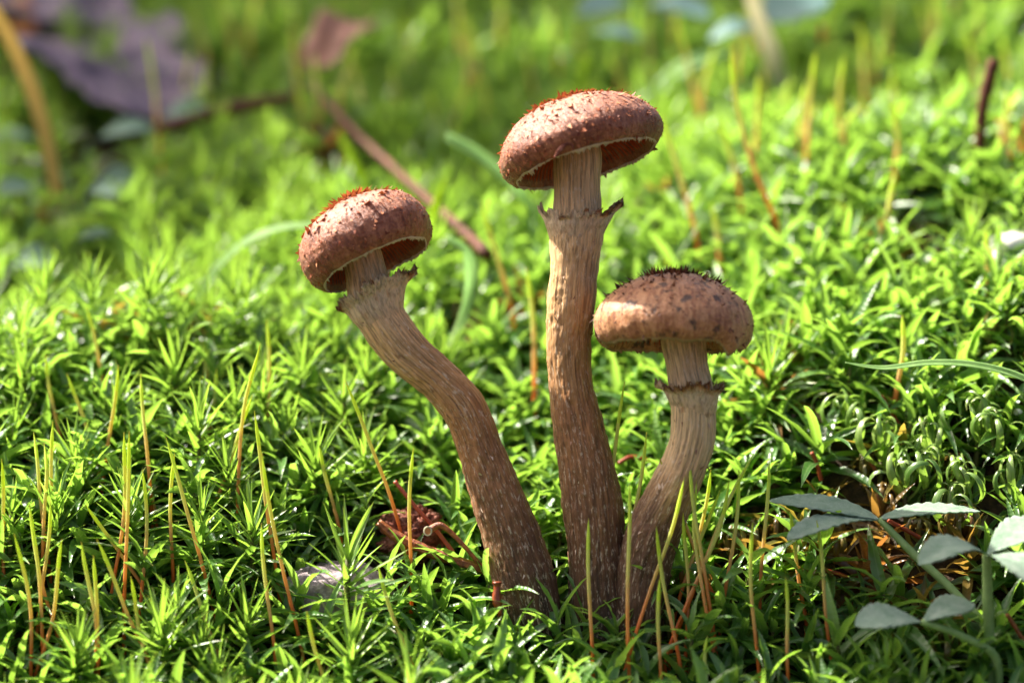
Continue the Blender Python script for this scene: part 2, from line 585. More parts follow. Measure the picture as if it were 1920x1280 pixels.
def flakes(P, Nrm, Tan, Ln, Wd, lift, curl, nseg=3):
    """small curled pointed flakes at P. returns V, quads"""
    n = len(P)
    Sd = np.cross(Nrm, Tan)
    s = np.linspace(0, 1, nseg + 1)
    V = np.zeros((n, nseg + 1, 2, 3))
    pos = P - Nrm * 0.8
    for i, q in enumerate(s):
        ang = lift + curl * q
        d = Tan * np.cos(ang)[:, None] + Nrm * np.sin(ang)[:, None]
        if i: pos = pos + d * (Ln / nseg)[:, None]
        w = Wd * (1 - q**1.5) * 0.5 + 0.25
        tw = Sd * w[:, None]
        V[:, i, 0] = pos - tw
        V[:, i, 1] = pos + tw
    q = grid_quads(nseg + 1, 2)
    Q = (q[None] + (np.arange(n) * (nseg + 1) * 2)[:, None, None]).reshape(-1, 4)
    return V.reshape(-1, 3), Q


def mushroom(name, label, stem_pts, cap_origin, cap_axis, profile, ring, mats, seed, wav=0.0, notch=None, tuft=None, rag=1.0):
    r_ = np.random.default_rng(seed)
    base = stem_pts[-1][:3]
    root = empty(name, base)
    tag(root, label, 'mushroom', 'honey coloured mushrooms growing from the moss')
    # --- stem: top first
    SP = np.array(stem_pts)
    n, m = 380, 128

    def dsp(a, l, r):
        x, y = r * np.cos(a), r * np.sin(a)
        return (2.6 * fbm(x * 0.16 + seed, y * 0.16, l * 0.007, 3) + 4.0 * fbm(x * 0.03, y * 0.03 + seed, l * 0.013, 3)
                + 2.4 * fbm(x * 0.09, y * 0.09, l * 0.06 + seed, 4) * np.clip(l / 350, 0, 1)
                + 2.6 * np.clip(fbm(x * 0.22, y * 0.22 + seed, l * 0.045, 3), 0, 1) * np.clip(l / 300, 0.2, 1))
    V, q, tr, t, LL, AA = tube(SP, n, m, dsp)
    C, _ = spline(SP, n)
    rr = np.repeat(C[:, 3], m)
    sp = np.stack([rr * np.cos(AA) + seed * 31, rr * np.sin(AA), LL], -1)
    sp = np.vstack([sp, sp[:1], sp[-1:]])
    stem = link('stem', make_mesh('stem', V - base, q, tr, {'t': t, 'spos': sp}), mats['stem'], root)
    # --- cap
    rg, fr, ax = basis(cap_axis)
    prof = np.array(profile, float)
    pp, pl = spline(np.hstack([prof, np.zeros((len(prof), 1))]), 90)
    na = 240
    ang = np.linspace(0, 2 * math.pi, na, endpoint=False)
    rho = np.repeat(pp[:, 0:1], na, 1); zz = np.repeat(pp[:, 1:2], na, 1)
    A2 = np.repeat(ang[None], 90, 0)
    rho = np.maximum(rho, 0.02)
    cxn, syn = np.cos(A2), np.sin(A2)
    low = np.clip((20 - zz) / 70.0, 0, 1)
    outer = np.clip(rho / prof[:, 0].max(), 0, 1)
    wv = fbm(cxn * 2.2 + seed, syn * 2.2, 0.5, 3)
    rho = rho * (1 + 0.05 * outer * fbm(cxn * 1.2 + seed, syn * 1.2, 3.1, 2)) + wv * wav * low * 0.5
    zz = zz - low * wav * (wv + 0.3)
    if notch:
        for (a0, wd, dz, dr) in notch:
            g = np.exp(-((np.angle(np.exp(1j * (A2 - a0))) / wd)**2)) * low
            zz = zz - dz * g
            rho = rho + dr * g
    # small lumps along the surface
    gr = np.gradient(pp, axis=0)
    nr = np.repeat((-gr[:, 1] / (np.hypot(gr[:, 0], gr[:, 1]) + 1e-9))[:, None], na, 1) * 1.0
    nz = np.repeat((gr[:, 0] / (np.hypot(gr[:, 0], gr[:, 1]) + 1e-9))[:, None], na, 1)
    bx, by = rho * cxn, rho * syn
    lump = 3.6 * fbm(bx * 0.022 + seed, by * 0.022, zz * 0.022, 3) + 1.6 * fbm(bx * 0.10, by * 0.10 + seed, zz * 0.10, 3)
    fade = np.clip((np.arange(90)[:, None] - 0) / 6.0, 0, 1)
    rho = rho + nr * lump * fade
    zz = zz + nz * lump * fade
    loc = rg[None, None] * (rho * cxn)[..., None] + fr[None, None] * (rho * syn)[..., None] + ax[None, None] * zz[..., None]
    Vc = cap_origin + loc
    cpos = np.stack([prof[:, 0].max() * cxn, prof[:, 0].max() * syn, np.repeat(pl[:, None], na, 1) + seed * 100], -1)
    qc = grid_quads(90, na, True)[:, ::-1]
    cap = link('cap', make_mesh('cap', Vc.reshape(-1, 3) - base, qc, None, {'cpos': cpos.reshape(-1, 3)}), mats['cap'], root)
    # --- rim index: lowest point of the profile = margin
    irim = int(np.argmin(pp[:, 1]))
    # veil fringe: ragged white edge hanging from the margin
    nf = 720
    af = np.linspace(0, 2 * math.pi, nf, endpoint=False)
    ii = (af / (2 * math.pi) * na)
    i0 = np.floor(ii).astype(int) % na; i1 = (i0 + 1) % na; fq = (ii - np.floor(ii))[:, None]
    rim = Vc[irim, i0] * (1 - fq) + Vc[irim, i1] * fq
    inn = Vc[irim + 3, i0] * (1 - fq) + Vc[irim + 3, i1] * fq
    jag = 2.0 + 5.5 * np.abs(fbm(np.cos(af) * 16 + seed, np.sin(af) * 16, 0, 3)) * 2 + 5 * np.clip(vnoise(np.cos(af) * 45, np.sin(af) * 45, seed), 0, 1)
    jag = jag * rag
    inw = -(rg[None] * np.cos(af)[:, None] + fr[None] * np.sin(af)[:, None])
    thin = (0.35 + 0.65 * np.clip(0.5 + fbm(np.cos(af) * 3 + seed, np.sin(af) * 3, 4, 2), 0, 1))[:, None]
    o1 = rim - inw * 0.6 + ax * 1.0
    o2 = rim + inw * (jag * 0.35)[:, None] - ax * (jag * 0.75)[:, None] * thin
    o3 = rim + inw * 2.5 + ax * 2.0
    fv = np.stack([o1, o2, o3], 0).reshape(-1, 3)
    fringe = link('veil_fringe', make_mesh('veil_fringe', fv - base, grid_quads(3, nf, True), None, {'t': np.repeat([0, 1, 0.3], nf)}), mats['fringe'], cap)
    # --- gills: radial plates under the cap
    ng = 84
    gq, gvv = [], []
    us = pp[irim + 4:]
    for g in range(ng):
        a = 2 * math.pi * g / ng + r_.uniform(-0.01, 0.01)
        j = int(a / (2 * math.pi) * na) % na
        top = Vc[irim + 4:90, j][::6]
        dirv = rg * math.cos(a) + fr * math.sin(a)
        dep = np.linspace(0.15, 1, len(top)) * 13
        bot = top - ax[None] * dep[:, None]
        sdv = np.cross(ax, dirv) * 0.9
        o = len(gvv) * 1
        k = len(top)
        blk = np.vstack([top + ax * 1.5 - sdv, bot - sdv * 0.4, bot + sdv * 0.4, top + ax * 1.5 + sdv])
        st = sum(len(b) for b in gvv)
        gvv.append(blk)
        gq.append(grid_quads(4, k) + st)
    link('gills', make_mesh('gills', np.vstack(gvv) - base, np.vstack(gq)), mats['gill'], cap)
    # --- scales on the cap
    P_, N_, T_, L_, W_, li, cu = [], [], [], [], [], [], []
    dTa = np.roll(Vc, -1, 1) - np.roll(Vc, 1, 1)
    dTl = np.gradient(Vc, axis=0)
    nn = np.cross(dTl, dTa); nn /= np.linalg.norm(nn, axis=-1)[..., None] + 1e-9
    sgn = np.sign((nn * (Vc - (cap_origin - ax * 30))).sum(-1)); nn *= sgn[..., None]

    def scatter(cnt, rfun, ln, wd, lf, cl):
        i = np.clip((rfun(cnt) * irim).astype(int), 1, irim - 1)
        j = r_.integers(0, na, cnt)
        P = Vc[i, j]; Nn = nn[i, j]
        tn = dTl[i, j] * r_.uniform(0.2, 1, cnt)[:, None] + dTa[i, j] * r_.normal(0, 0.5, cnt)[:, None]
        tn = tn - Nn * (tn * Nn).sum(1)[:, None]
        tn /= np.linalg.norm(tn, axis=1)[:, None] + 1e-9
        P_.append(P); N_.append(Nn); T_.append(tn)
        L_.append(r_.uniform(*ln, cnt)); W_.append(r_.uniform(*wd, cnt)); li.append(r_.uniform(*lf, cnt)); cu.append(r_.uniform(*cl, cnt))
    for tpl in tuft: scatter(*tpl)
    fv, fq2 = flakes(np.vstack(P_), np.vstack(N_), np.vstack(T_), np.concatenate(L_), np.concatenate(W_), np.concatenate(li), np.concatenate(cu))
    tv = np.repeat(r_.random(len(fv) // 8), 8)
    tag(link('scales', make_mesh('scales', fv - base, fq2, None, {'t': tv}, False), mats['scale'], cap), kind='stuff')
    # --- ring
    rc, rax, prf, shape = ring['c'], ring['axis'], ring['prof'], ring['shape']
    r2, f2, a2 = basis(rax)
    nr_ = 300
    ar = np.linspace(0, 2 * math.pi, nr_, endpoint=False)
    nv = 26
    s = np.linspace(0, 1, nv)
    hz0 = np.interp(s, prf[0], prf[2])
    proj = (C[:, :3] - rc) @ a2
    sel = np.abs(proj) < 130
    o_ = np.argsort(proj[sel])
    ctr = np.stack([np.interp(hz0, proj[sel][o_], C[sel][o_, k]) for k in range(3)], -1)
    srad = np.interp(hz0, proj[sel][o_], C[sel][o_, 3])
    rad = (srad + np.interp(s, [0, 0.3, 0.7, 1.0], [-5, 0.5, 9, ring['flare']]))[:, None] * np.ones(nr_)[None]
    hz = hz0[:, None] * np.ones(nr_)[None]
    topw = np.clip((s - 0.35) / 0.65, 0, 1)[:, None]
    for (a0, wd, dz, dr) in shape:
        g = np.exp(-((np.angle(np.exp(1j * (ar - a0))) / wd)**2))[None]
        hz = hz + dz * g * topw; rad = rad + dr * g * topw
    jg = fbm(np.cos(ar) * 12 + seed, np.sin(ar) * 12, 1.0, 4)
    jg2 = vnoise(np.cos(ar) * 40, np.sin(ar) * 40, seed)
    hz = hz + (jg * 16 + jg2 * 6)[None] * topw**3
    rad = rad + (fbm(np.cos(ar) * 3 + seed, np.sin(ar) * 3, 1.0, 3) * 14)[None] * topw**1.5 + 1.6 * fbm(np.cos(ar)[None] * 7, np.sin(ar)[None] * 7, s[:, None] * 3 + seed, 3)
    dh = hz - hz0[:, None]
    outerV = ctr[:, None] + r2 * (rad * np.cos(ar))[..., None] + f2 * (rad * np.sin(ar))[..., None] + a2 * dh[..., None]
    th = (2.0 + 4.5 * (1 - s))[:, None]
    ri = rad - th
    innerV = ctr[:, None] + r2 * (ri * np.cos(ar))[..., None] + f2 * (ri * np.sin(ar))[..., None] + a2 * (dh - 1)[..., None]
    allV = np.vstack([outerV.reshape(-1, 3), innerV[::-1].reshape(-1, 3)])
    tmask = np.clip(sum(np.exp(-((np.angle(np.exp(1j * (ar - a0))) / wd)**4)) for (a0, wd) in ring['torn']) + 0.25 * vnoise(np.cos(ar) * 9, np.sin(ar) * 9, seed), 0, 1)
    tt = np.concatenate([(s[:, None] * (0.76 + 0.26 * tmask[None] * (s[:, None] > 0.5))).ravel(), np.repeat(s[::-1] * 0.55, nr_)])
    sps = np.concatenate([np.stack([rad * np.cos(ar), rad * np.sin(ar), hz], -1).reshape(-1, 3)] * 2)
    link('ring', make_mesh('ring', allV - base, grid_quads(2 * nv, nr_, True), None, {'t': tt, 'spos': sps}), mats['ring'], root)
    # torn dark teeth along the lip of the ring
    cnt = 110
    j = r_.choice(nr_, cnt, p=(tmask + 0.03) / (tmask + 0.03).sum())
    P = outerV[nv - 1, j]
    tn = outerV[nv - 1, j] - outerV[nv - 4, j]; tn /= np.linalg.norm(tn, axis=1)[:, None]
    Nn = r2 * np.cos(ar[j])[:, None] + f2 * np.sin(ar[j])[:, None]
    Nn = Nn - tn * (Nn * tn).sum(1)[:, None]; Nn /= np.linalg.norm(Nn, axis=1)[:, None]
    fv, fq2 = flakes(P - tn * 4, Nn, tn, r_.uniform(6, 15, cnt), r_.uniform(3, 8, cnt), r_.uniform(-0.1, 0.5, cnt), r_.uniform(0, 0.9, cnt))
    rg_o = [o for o in root.children if o.name.startswith('ring')][0]
    tag(link('torn_edge', make_mesh('torn_edge', fv - base, fq2, None, {'t': np.repeat(r_.random(cnt) * 0.5, 8)}, False), mats['scrap'], rg_o), kind='stuff')
    # --- scraps of veil on the stem
    cnt = 170
    i = r_.integers(int(n * 0.12), n - 20, cnt); j = r_.integers(0, m, cnt)
    G = V[:n * m].reshape(n, m, 3)
    P = G[i, j]
    cc = C[i, :3]
    Nn = P - cc; Nn /= np.linalg.norm(Nn, axis=1)[:, None]
    tn = G[np.minimum(i + 1, n - 1), j] - P; tn /= np.linalg.norm(tn, axis=1)[:, None]
    tn = tn * r_.choice([-1, 1], cnt)[:, None] + np.cross(Nn, tn) * r_.normal(0, 0.6, cnt)[:, None]
    tn /= np.linalg.norm(tn, axis=1)[:, None]
    fv, fq2 = flakes(P, Nn, tn, r_.uniform(4, 15, cnt), r_.uniform(1.5, 6, cnt), r_.uniform(0.0, 0.4, cnt), r_.uniform(-0.3, 0.5, cnt))
    tag(link('veil_scraps', make_mesh('veil_scraps', fv - base, fq2, None, {'t': np.repeat(r_.random(cnt), 8)}, False), mats['scrap'], stem), kind='stuff')
    return root


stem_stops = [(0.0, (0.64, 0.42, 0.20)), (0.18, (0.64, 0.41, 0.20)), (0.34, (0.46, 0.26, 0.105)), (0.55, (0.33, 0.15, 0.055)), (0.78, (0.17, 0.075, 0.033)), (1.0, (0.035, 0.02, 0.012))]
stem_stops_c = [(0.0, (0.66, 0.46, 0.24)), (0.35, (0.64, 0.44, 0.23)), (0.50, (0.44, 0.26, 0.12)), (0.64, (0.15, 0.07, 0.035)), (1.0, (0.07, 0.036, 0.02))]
fringe_m = plain_material('veil_fringe', [(0.2, (0.70, 0.58, 0.46)), (0.8, (0.82, 0.72, 0.60))], 0.1, 0.7, trans=(0.3, (0.8, 0.6, 0.4)))
gill_m = plain_material('gills', [(0.2, (0.45, 0.07, 0.025)), (0.8, (0.62, 0.16, 0.05))], 0.06, 0.6, trans=(0.35, (0.8, 0.15, 0.04)))


def ring_material():
    m, N, L, out = mat_new('ring')
    t = attr(N, 't').outputs['Fac']
    sp = attr(N, 'spos').outputs['Vector']
    nz = noise_n(N, L, coord(N, L, (0.07, 0.07, 0.05), sp), 1.0, 5, 0.65)
    fib = noise_n(N, L, coord(N, L, (0.2, 0.2, 0.02), sp), 1.0, 4)
    k = math_n(N, L, 'ADD', t, math_n(N, L, 'MULTIPLY', math_n(N, L, 'SUBTRACT', nz, 0.5), 0.5))
    c = ramp(N, [(0.0, (0.58, 0.37, 0.18)), (0.4, (0.68, 0.50, 0.31)), (0.76, (0.74, 0.57, 0.38)), (0.92, (0.44, 0.18, 0.06)), (1.02, (0.15, 0.05, 0.02))])
    L.new(k, c.inputs[0])
    p = N.new("ShaderNodeBsdfPrincipled")
    rsp = ramp(N, [(0.54, 0.0), (0.66, 0.75)])
    L.new(noise_n(N, L, coord(N, L, (0.10, 0.10, 0.05), sp), 1.0, 6, 0.7), rsp.inputs[0])
    cc = mix_c(N, L, rsp.outputs[0], c.outputs[0], (0.42, 0.20, 0.08))
    ff = ramp(N, [(0.36, 0.62), (0.5, 1.0), (0.64, 1.2)])
    L.new(fib, ff.inputs[0])
    cc = mix_c(N, L, 1.0, cc, ff.outputs[0], 'MULTIPLY')
    L.new(cc, p.inputs["Base Color"])
    p.inputs["Roughness"].default_value = 0.65
    L.new(bump_n(N, L, fib, 5.0, 1.0, bump_n(N, L, nz, 6.0, 1.0)), p.inputs["Normal"])
    tb = N.new("ShaderNodeBsdfTranslucent")
    L.new(c.outputs[0], tb.inputs[0])
    mx = N.new("ShaderNodeMixShader"); mx.inputs[0].default_value = 0.15
    L.new(p.outputs[0], mx.inputs[1]); L.new(tb.outputs[0], mx.inputs[2])
    L.new(mx.outputs[0], out.inputs[0])
    return m


ring_m = ring_material()
scrap_m = plain_material('veil_scraps', [(0.0, (0.16, 0.06, 0.03)), (0.35, (0.36, 0.2, 0.12)), (1.0, (0.62, 0.48, 0.36))], 0.1, 0.7, src_attr='t')
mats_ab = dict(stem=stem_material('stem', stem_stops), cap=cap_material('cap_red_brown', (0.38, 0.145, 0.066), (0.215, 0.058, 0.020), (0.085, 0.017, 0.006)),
               fringe=fringe_m, gill=gill_m, ring=ring_m, scrap=scrap_m,
               scale=plain_material('cap_scales', [(0.0, (0.10, 0.02, 0.008)), (0.5, (0.30, 0.075, 0.025)), (1.0, (0.52, 0.22, 0.10))], 0.1, 0.6, src_attr='t', trans=(0.12, (0.6, 0.15, 0.04))))
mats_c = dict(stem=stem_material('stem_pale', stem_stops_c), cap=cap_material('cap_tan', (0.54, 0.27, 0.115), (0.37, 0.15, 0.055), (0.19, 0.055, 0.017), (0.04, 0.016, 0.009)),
              fringe=plain_material('veil_fringe_tan', [(0.2, (0.42, 0.27, 0.16)), (0.8, (0.62, 0.45, 0.30))], 0.1, 0.7, trans=(0.25, (0.6, 0.4, 0.2))),
              gill=gill_m, ring=ring_m, scrap=scrap_m,
              scale=plain_material('cap_scales_dark', [(0.0, (0.05, 0.02, 0.012)), (0.6, (0.13, 0.045, 0.02)), (1.0, (0.28, 0.12, 0.06))], 0.1, 0.6, src_attr='t'))


def spts(rows):
    return [(*at(x, y, d), r) for (x, y, d, r) in rows]


def lean(deg_left, deg_back):
    return cam_vec(-math.tan(R(deg_left)), 1.0, math.tan(R(deg_back)))


U01 = lambda e: (lambda c: rng.random(c)**e)
near_top = lambda k: (lambda c: np.clip(np.abs(rng.normal(0, k, c)), 0.02, 0.98))
low_rim = lambda c: rng.uniform(0.55, 0.97, c)
allover = lambda c: np.sqrt(rng.uniform(0.01, 0.95, c))

# leaning mushroom
mushroom('mushroom', 'leaning mushroom with bent stem and tilted red brown cap beside the small bark lump',
         spts([(672, 448, 10, 36), (684, 500, 8, 37), (698, 560, 4, 44), (720, 605, 2, 46), (764, 660, 0, 42), (824, 712, -4, 41), (872, 768, -6, 41), (903, 848, -8, 43), (932, 930, -8, 49), (962, 1015, -4, 55), (985, 1100, 0, 60), (1000, 1190, 6, 62)]),
         at(682, 447, 8), lean(25, 12),
         [(0, 76), (28, 75), (56, 69), (84, 58), (108, 42), (123, 20), (130, -5), (127, -26), (118, -43), (106, -51), (100, -44), (94, -28), (80, -10), (55, 0), (30, 2)],
         dict(flare=27, torn=[(R(-5), 0.7), (R(185), 0.5)], c=at(720, 552, 4), axis=lean(23, 4), prof=([0, 0.4, 0.75, 1.0], [36, 46, 57, 69], [-66, -30, 3, 20]),
              shape=[(R(4), 0.55, 0, 26), (R(60), 0.5, 2, 6), (R(120), 0.6, -4, 0), (R(190), 0.5, -10, 2)]),
         mats_ab, 3, rag=1.5, wav=6, notch=[(R(200), 0.5, 8, 0)],
         tuft=[(420, near_top(0.20), (8, 24), (6, 15), (0.05, 0.8), (-0.6, 0.6)), (380, near_top(0.42), (5, 16), (3, 9), (0.0, 0.5), (-0.5, 0.5)), (260, allover, (5, 13), (3, 8), (0.0, 0.4), (-0.3, 0.6)), (700, allover, (2.5, 7), (1, 2.6), (0.1, 0.9), (-0.5, 0.5)), (1200, low_rim, (2, 5), (0.7, 1.6), (0.3, 1.2), (-0.6, 0.6))])

# tall mushroom
mushroom('mushroom', 'tallest mushroom with upright stem, white ragged ring and wide red brown cap',
         spts([(1078, 258, 4, 42), (1083, 300, 2, 45), (1083, 350, 0, 43), (1083, 392, 0, 45), (1081, 430, 0, 51), (1078, 500, 0, 44), (1072, 570, 0, 45), (1066, 650, 0, 42), (1070, 720, 0, 41), (1084, 800, 0, 46), (1100, 880, 0, 53), (1112, 960, 0, 56), (1119, 1040, 0, 54), (1123, 1110, 0, 55), (1126, 1200, 4, 56)]),
         at(1082, 256, 2), lean(16.6, 10),
         [(0, 70), (36, 69), (68, 63), (100, 51), (130, 31), (149, 8), (158, -14), (156, -31), (147, -45), (137, -53), (130, -44), (121, -27), (98, -9), (65, 0), (30, 2)],
         dict(flare=20, torn=[(R(20), 0.75)], c=at(1084, 412, 0), axis=lean(3, 5), prof=([0, 0.4, 0.75, 1.0], [38, 48, 56, 66], [-64, -22, 0, 12]),
              shape=[(R(-8), 0.32, 22, 24), (R(178), 0.40, 22, 9), (R(95), 0.8, -10, 0), (R(45), 0.3, -4, 4)]),
         mats_ab, 8, rag=1.5, wav=6,
         tuft=[(300, near_top(0.26), (7, 22), (5, 13), (0.05, 0.8), (-0.5, 0.6)), (520, near_top(0.48), (5, 17), (3.5, 10), (0.0, 0.5), (-0.5, 0.5)), (320, allover, (5, 14), (3, 8), (0.0, 0.4), (-0.3, 0.6)), (800, allover, (2.5, 8), (1, 3), (0.1, 0.9), (-0.5, 0.5)), (1500, low_rim, (2, 5), (0.7, 1.6), (0.3, 1.2), (-0.6, 0.6))])

# short mushroom
mushroom('mushroom', 'shortest mushroom with tan cap topped by dark spiky scales and curved pale stem',
         spts([(1274, 590, -58, 40), (1281, 640, -60, 41), (1289, 690, -62, 38), (1297, 730, -62, 41), (1300, 775, -60, 41), (1297, 820, -58, 41), (1283, 870, -55, 42), (1256, 930, -48, 46), (1228, 990, -36, 50), (1208, 1060, -24, 51), (1198, 1130, -16, 52), (1194, 1200, -10, 50)]),
         at(1262, 585, -60), lean(-1.0, 5.5),
         [(0, 70), (34, 69), (64, 62), (92, 49), (120, 29), (140, 7), (148, -12), (147, -32), (140, -48), (128, -58), (121, -48), (112, -30), (92, -12), (62, -2), (30, 0)],
         dict(flare=23, torn=[(R(80), 1.4), (R(-10), 0.8)], c=at(1297, 738, -62), axis=lean(-8, 3), prof=([0, 0.4, 0.75, 1.0], [32, 41, 51, 62], [-54, -24, 0, 11]),
              shape=[(R(15), 0.7, 12, 0), (R(-80), 0.7, 16, 0), (R(178), 0.3, 2, 6), (R(130), 0.5, -8, 0)]),
         mats_c, 5, rag=1.9, wav=11, notch=[(R(38), 0.16, 16, -4), (R(200), 0.5, 2, 0), (R(5), 0.2, 8, -3)],
         tuft=[(420, near_top(0.24), (7, 19), (2.5, 7), (0.5, 1.3), (-0.4, 0.5)), (260, near_top(0.5), (5, 15), (2, 6), (0.2, 1.0), (-0.5, 0.5)), (260, allover, (4, 11), (1.5, 4), (0.2, 1.0), (-0.5, 0.5)), (260, low_rim, (2, 6), (0.8, 2), (0.3, 1.0), (-0.6, 0.6))])


# ------------------------------------------------------------------ moss leaves
def leaf_batch(P, az, el, bend, Ln, Wd, fold, roll, twist, kind, nseg=6, und=0.0, pw=1.3):
    """many leaves at once. arrays of length n. returns V (n,(nseg+1)*3,3), quads template, s"""
    n = len(az)
    s = np.linspace(0, 1, nseg + 1)
    if kind == 'broad':
        w = (s + 0.08)**0.42 * (1 - s)**0.92; w /= w.max()
    else:
        w = (1 - s)**0.72 * (1 - 0.25 * np.exp(-((s - 0.25) / 0.12)**2)); w /= w.max()
    w[-1] = 0.03
    V = np.zeros((n, nseg + 1, 3, 3))
    h = np.stack([np.cos(az), np.sin(az), np.zeros(n)], -1)
    sd0 = np.stack([-np.sin(az), np.cos(az), np.zeros(n)], -1)
    up = np.array([0, 0, 1.0])
    pos = P.copy()
    ph = np.random.default_rng(n).uniform(0, 6.28, n)
    for i, q in enumerate(s):
        e = el - bend * q**pw
        T = h * np.cos(e)[:, None] + up * np.sin(e)[:, None]
        Nn = -h * np.sin(e)[:, None] + up * np.cos(e)[:, None]
        if i: pos = pos + T * (Ln / nseg)[:, None]
        a = roll + twist * q
        sd = sd0 * np.cos(a)[:, None] + Nn * np.sin(a)[:, None]
        nm = -sd0 * np.sin(a)[:, None] + Nn * np.cos(a)[:, None]
        ww = (Wd * 0.5 * w[i])
        u = und * np.sin(q * 17 + ph) * w[i]
        V[:, i, 1] = pos
        V[:, i, 0] = pos - sd * (ww * np.cos(fold))[:, None] + nm * (ww * np.sin(fold) + u * Wd)[:, None]
        V[:, i, 2] = pos + sd * (ww * np.cos(fold))[:, None] + nm * (ww * np.sin(fold) - u * Wd)[:, None]
    return V.reshape(n, -1, 3), grid_quads(nseg + 1, 3), np.repeat(s, 3)


def shoot_leaves(kind, r_):
    """leaf parameters of one shoot: list of (z along the stem, az, el, bend, L, W, fold, roll, twist, tint)"""
    if kind == 'broad':
        h = r_.uniform(50, 120); n = int(r_.integers(10, 15)); sz = r_.uniform(1.1, 1.75)
        f = np.linspace(0, 1, n)
        z = h * (0.30 + 0.70 * f)
        el = R(2) + (R(74)) * f**1.25 + r_.normal(0, 0.12, n)
        bend = r_.uniform(0.5, 1.5, n) * (1 - 0.35 * f)
        Ln = sz * (104 - 28 * f) * r_.uniform(0.8, 1.15, n)
        Wd = sz * r_.uniform(13, 18, n)
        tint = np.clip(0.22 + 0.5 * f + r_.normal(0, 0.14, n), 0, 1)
        fold = r_.uniform(0.25, 0.8, n)
    elif kind == 'hair':
        h = r_.uniform(110, 190); n = int(r_.integers(36, 50)); sz = r_.uniform(0.95, 1.3)
        f = np.linspace(0, 1, n)
        z = h * (0.35 + 0.65 * f)
        el = R(-5) + R(82) * f**1.5 + r_.normal(0, 0.10, n)
        bend = r_.uniform(-0.35, 0.45, n) * (1.1 - f)
        Ln = sz * (98 - 22 * f) * r_.uniform(0.8, 1.12, n)
        Wd = sz * r_.uniform(10, 14, n)
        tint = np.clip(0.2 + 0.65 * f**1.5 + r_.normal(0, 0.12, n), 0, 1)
        fold = r_.uniform(0.3, 0.9, n)
    else:                                   # curly: leaves curl up and inward at the tip
        h = r_.uniform(60, 100); n = int(r_.integers(10, 14)); sz = r_.uniform(0.95, 1.25)
        f = np.linspace(0, 1, n)
        z = h * (0.45 + 0.55 * f)
        el = R(12) + R(50) * f + r_.normal(0, 0.12, n)
        bend = -r_.uniform(2.8, 4.6, n)
        Ln = sz * (110 - 30 * f) * r_.uniform(0.85, 1.15, n)
        Wd = sz * r_.uniform(12, 16, n)
        tint = np.clip(0.35 + 0.4 * f + r_.normal(0, 0.15, n), 0, 1)
        fold = r_.uniform(0.3, 0.7, n)
    az = np.arange(n) * 2.39996 + r_.uniform(0, 6.28) + r_.normal(0, 0.2, n)
    roll = r_.normal(0, 0.25, n)
    twist = r_.normal(0, 0.6, n)
    return h, dict(z=z, az=az, el=el, bend=bend, Ln=Ln, Wd=Wd, fold=fold, roll=roll, twist=twist, tint=tint)


# library of single leaves for the shoots that can be picked out one by one
LIB = {}


def leaf_lib(kind, count=14):
    r_ = np.random.default_rng(abs(hash(kind)) % 1000 if False else {'broad': 5, 'hair': 6, 'curly': 7}[kind])
    out = []
    for i in range(count):
        b = {'broad': r_.uniform(0.4, 1.4), 'hair': r_.uniform(-0.35, 0.4), 'curly': -r_.uniform(2.8, 4.6)}[kind]
        W = {'broad': 0.165, 'hair': 0.13, 'curly': 0.125}[kind] * r_.uniform(0.85, 1.15)
        one = np.ones(1)
        V, q, s = leaf_batch(np.zeros((1, 3)), 0 * one, 0 * one, b * one, 100 * one, 100 * W * one, r_.uniform(0.25, 0.8) * one,
                             0 * one, r_.normal(0, 0.6) * one, 'hair' if kind == 'hair' else 'broad', 12 if kind == 'curly' else 9, {'broad': 0.09, 'hair': 0.0, 'curly': 0.03}[kind], 2.1 if kind == 'curly' else 1.3)
        for k in range(4):
            tint = np.full(len(s), 0.12 + 0.26 * k) + 0.06 * np.sin(s * 9)
            me = make_mesh('leaf', V[0], q, None, {'t': s if kind != 'broad' else s * 0.97, 'tint': tint, 'dead': 0 * s, 'cx': np.tile([1.0, 0.0, 1.0], len(s) // 3)})
            me.materials.append(M[kind])
            out.append(me)
    return out


for k in ('broad', 'hair', 'curly'):
    LIB[k] = leaf_lib(k)

STEMLIB = {}


def stem_mesh(kind, i, h):
    V, q, tr, t, _, _ = tube([(0, 0, -14, 5.0), (2 * math.sin(i), 2 * math.cos(i), h * 0.5, 4.6), (0, 0, h, 3.0)], 6, 6)
    return make_mesh('stem', V, q, tr)


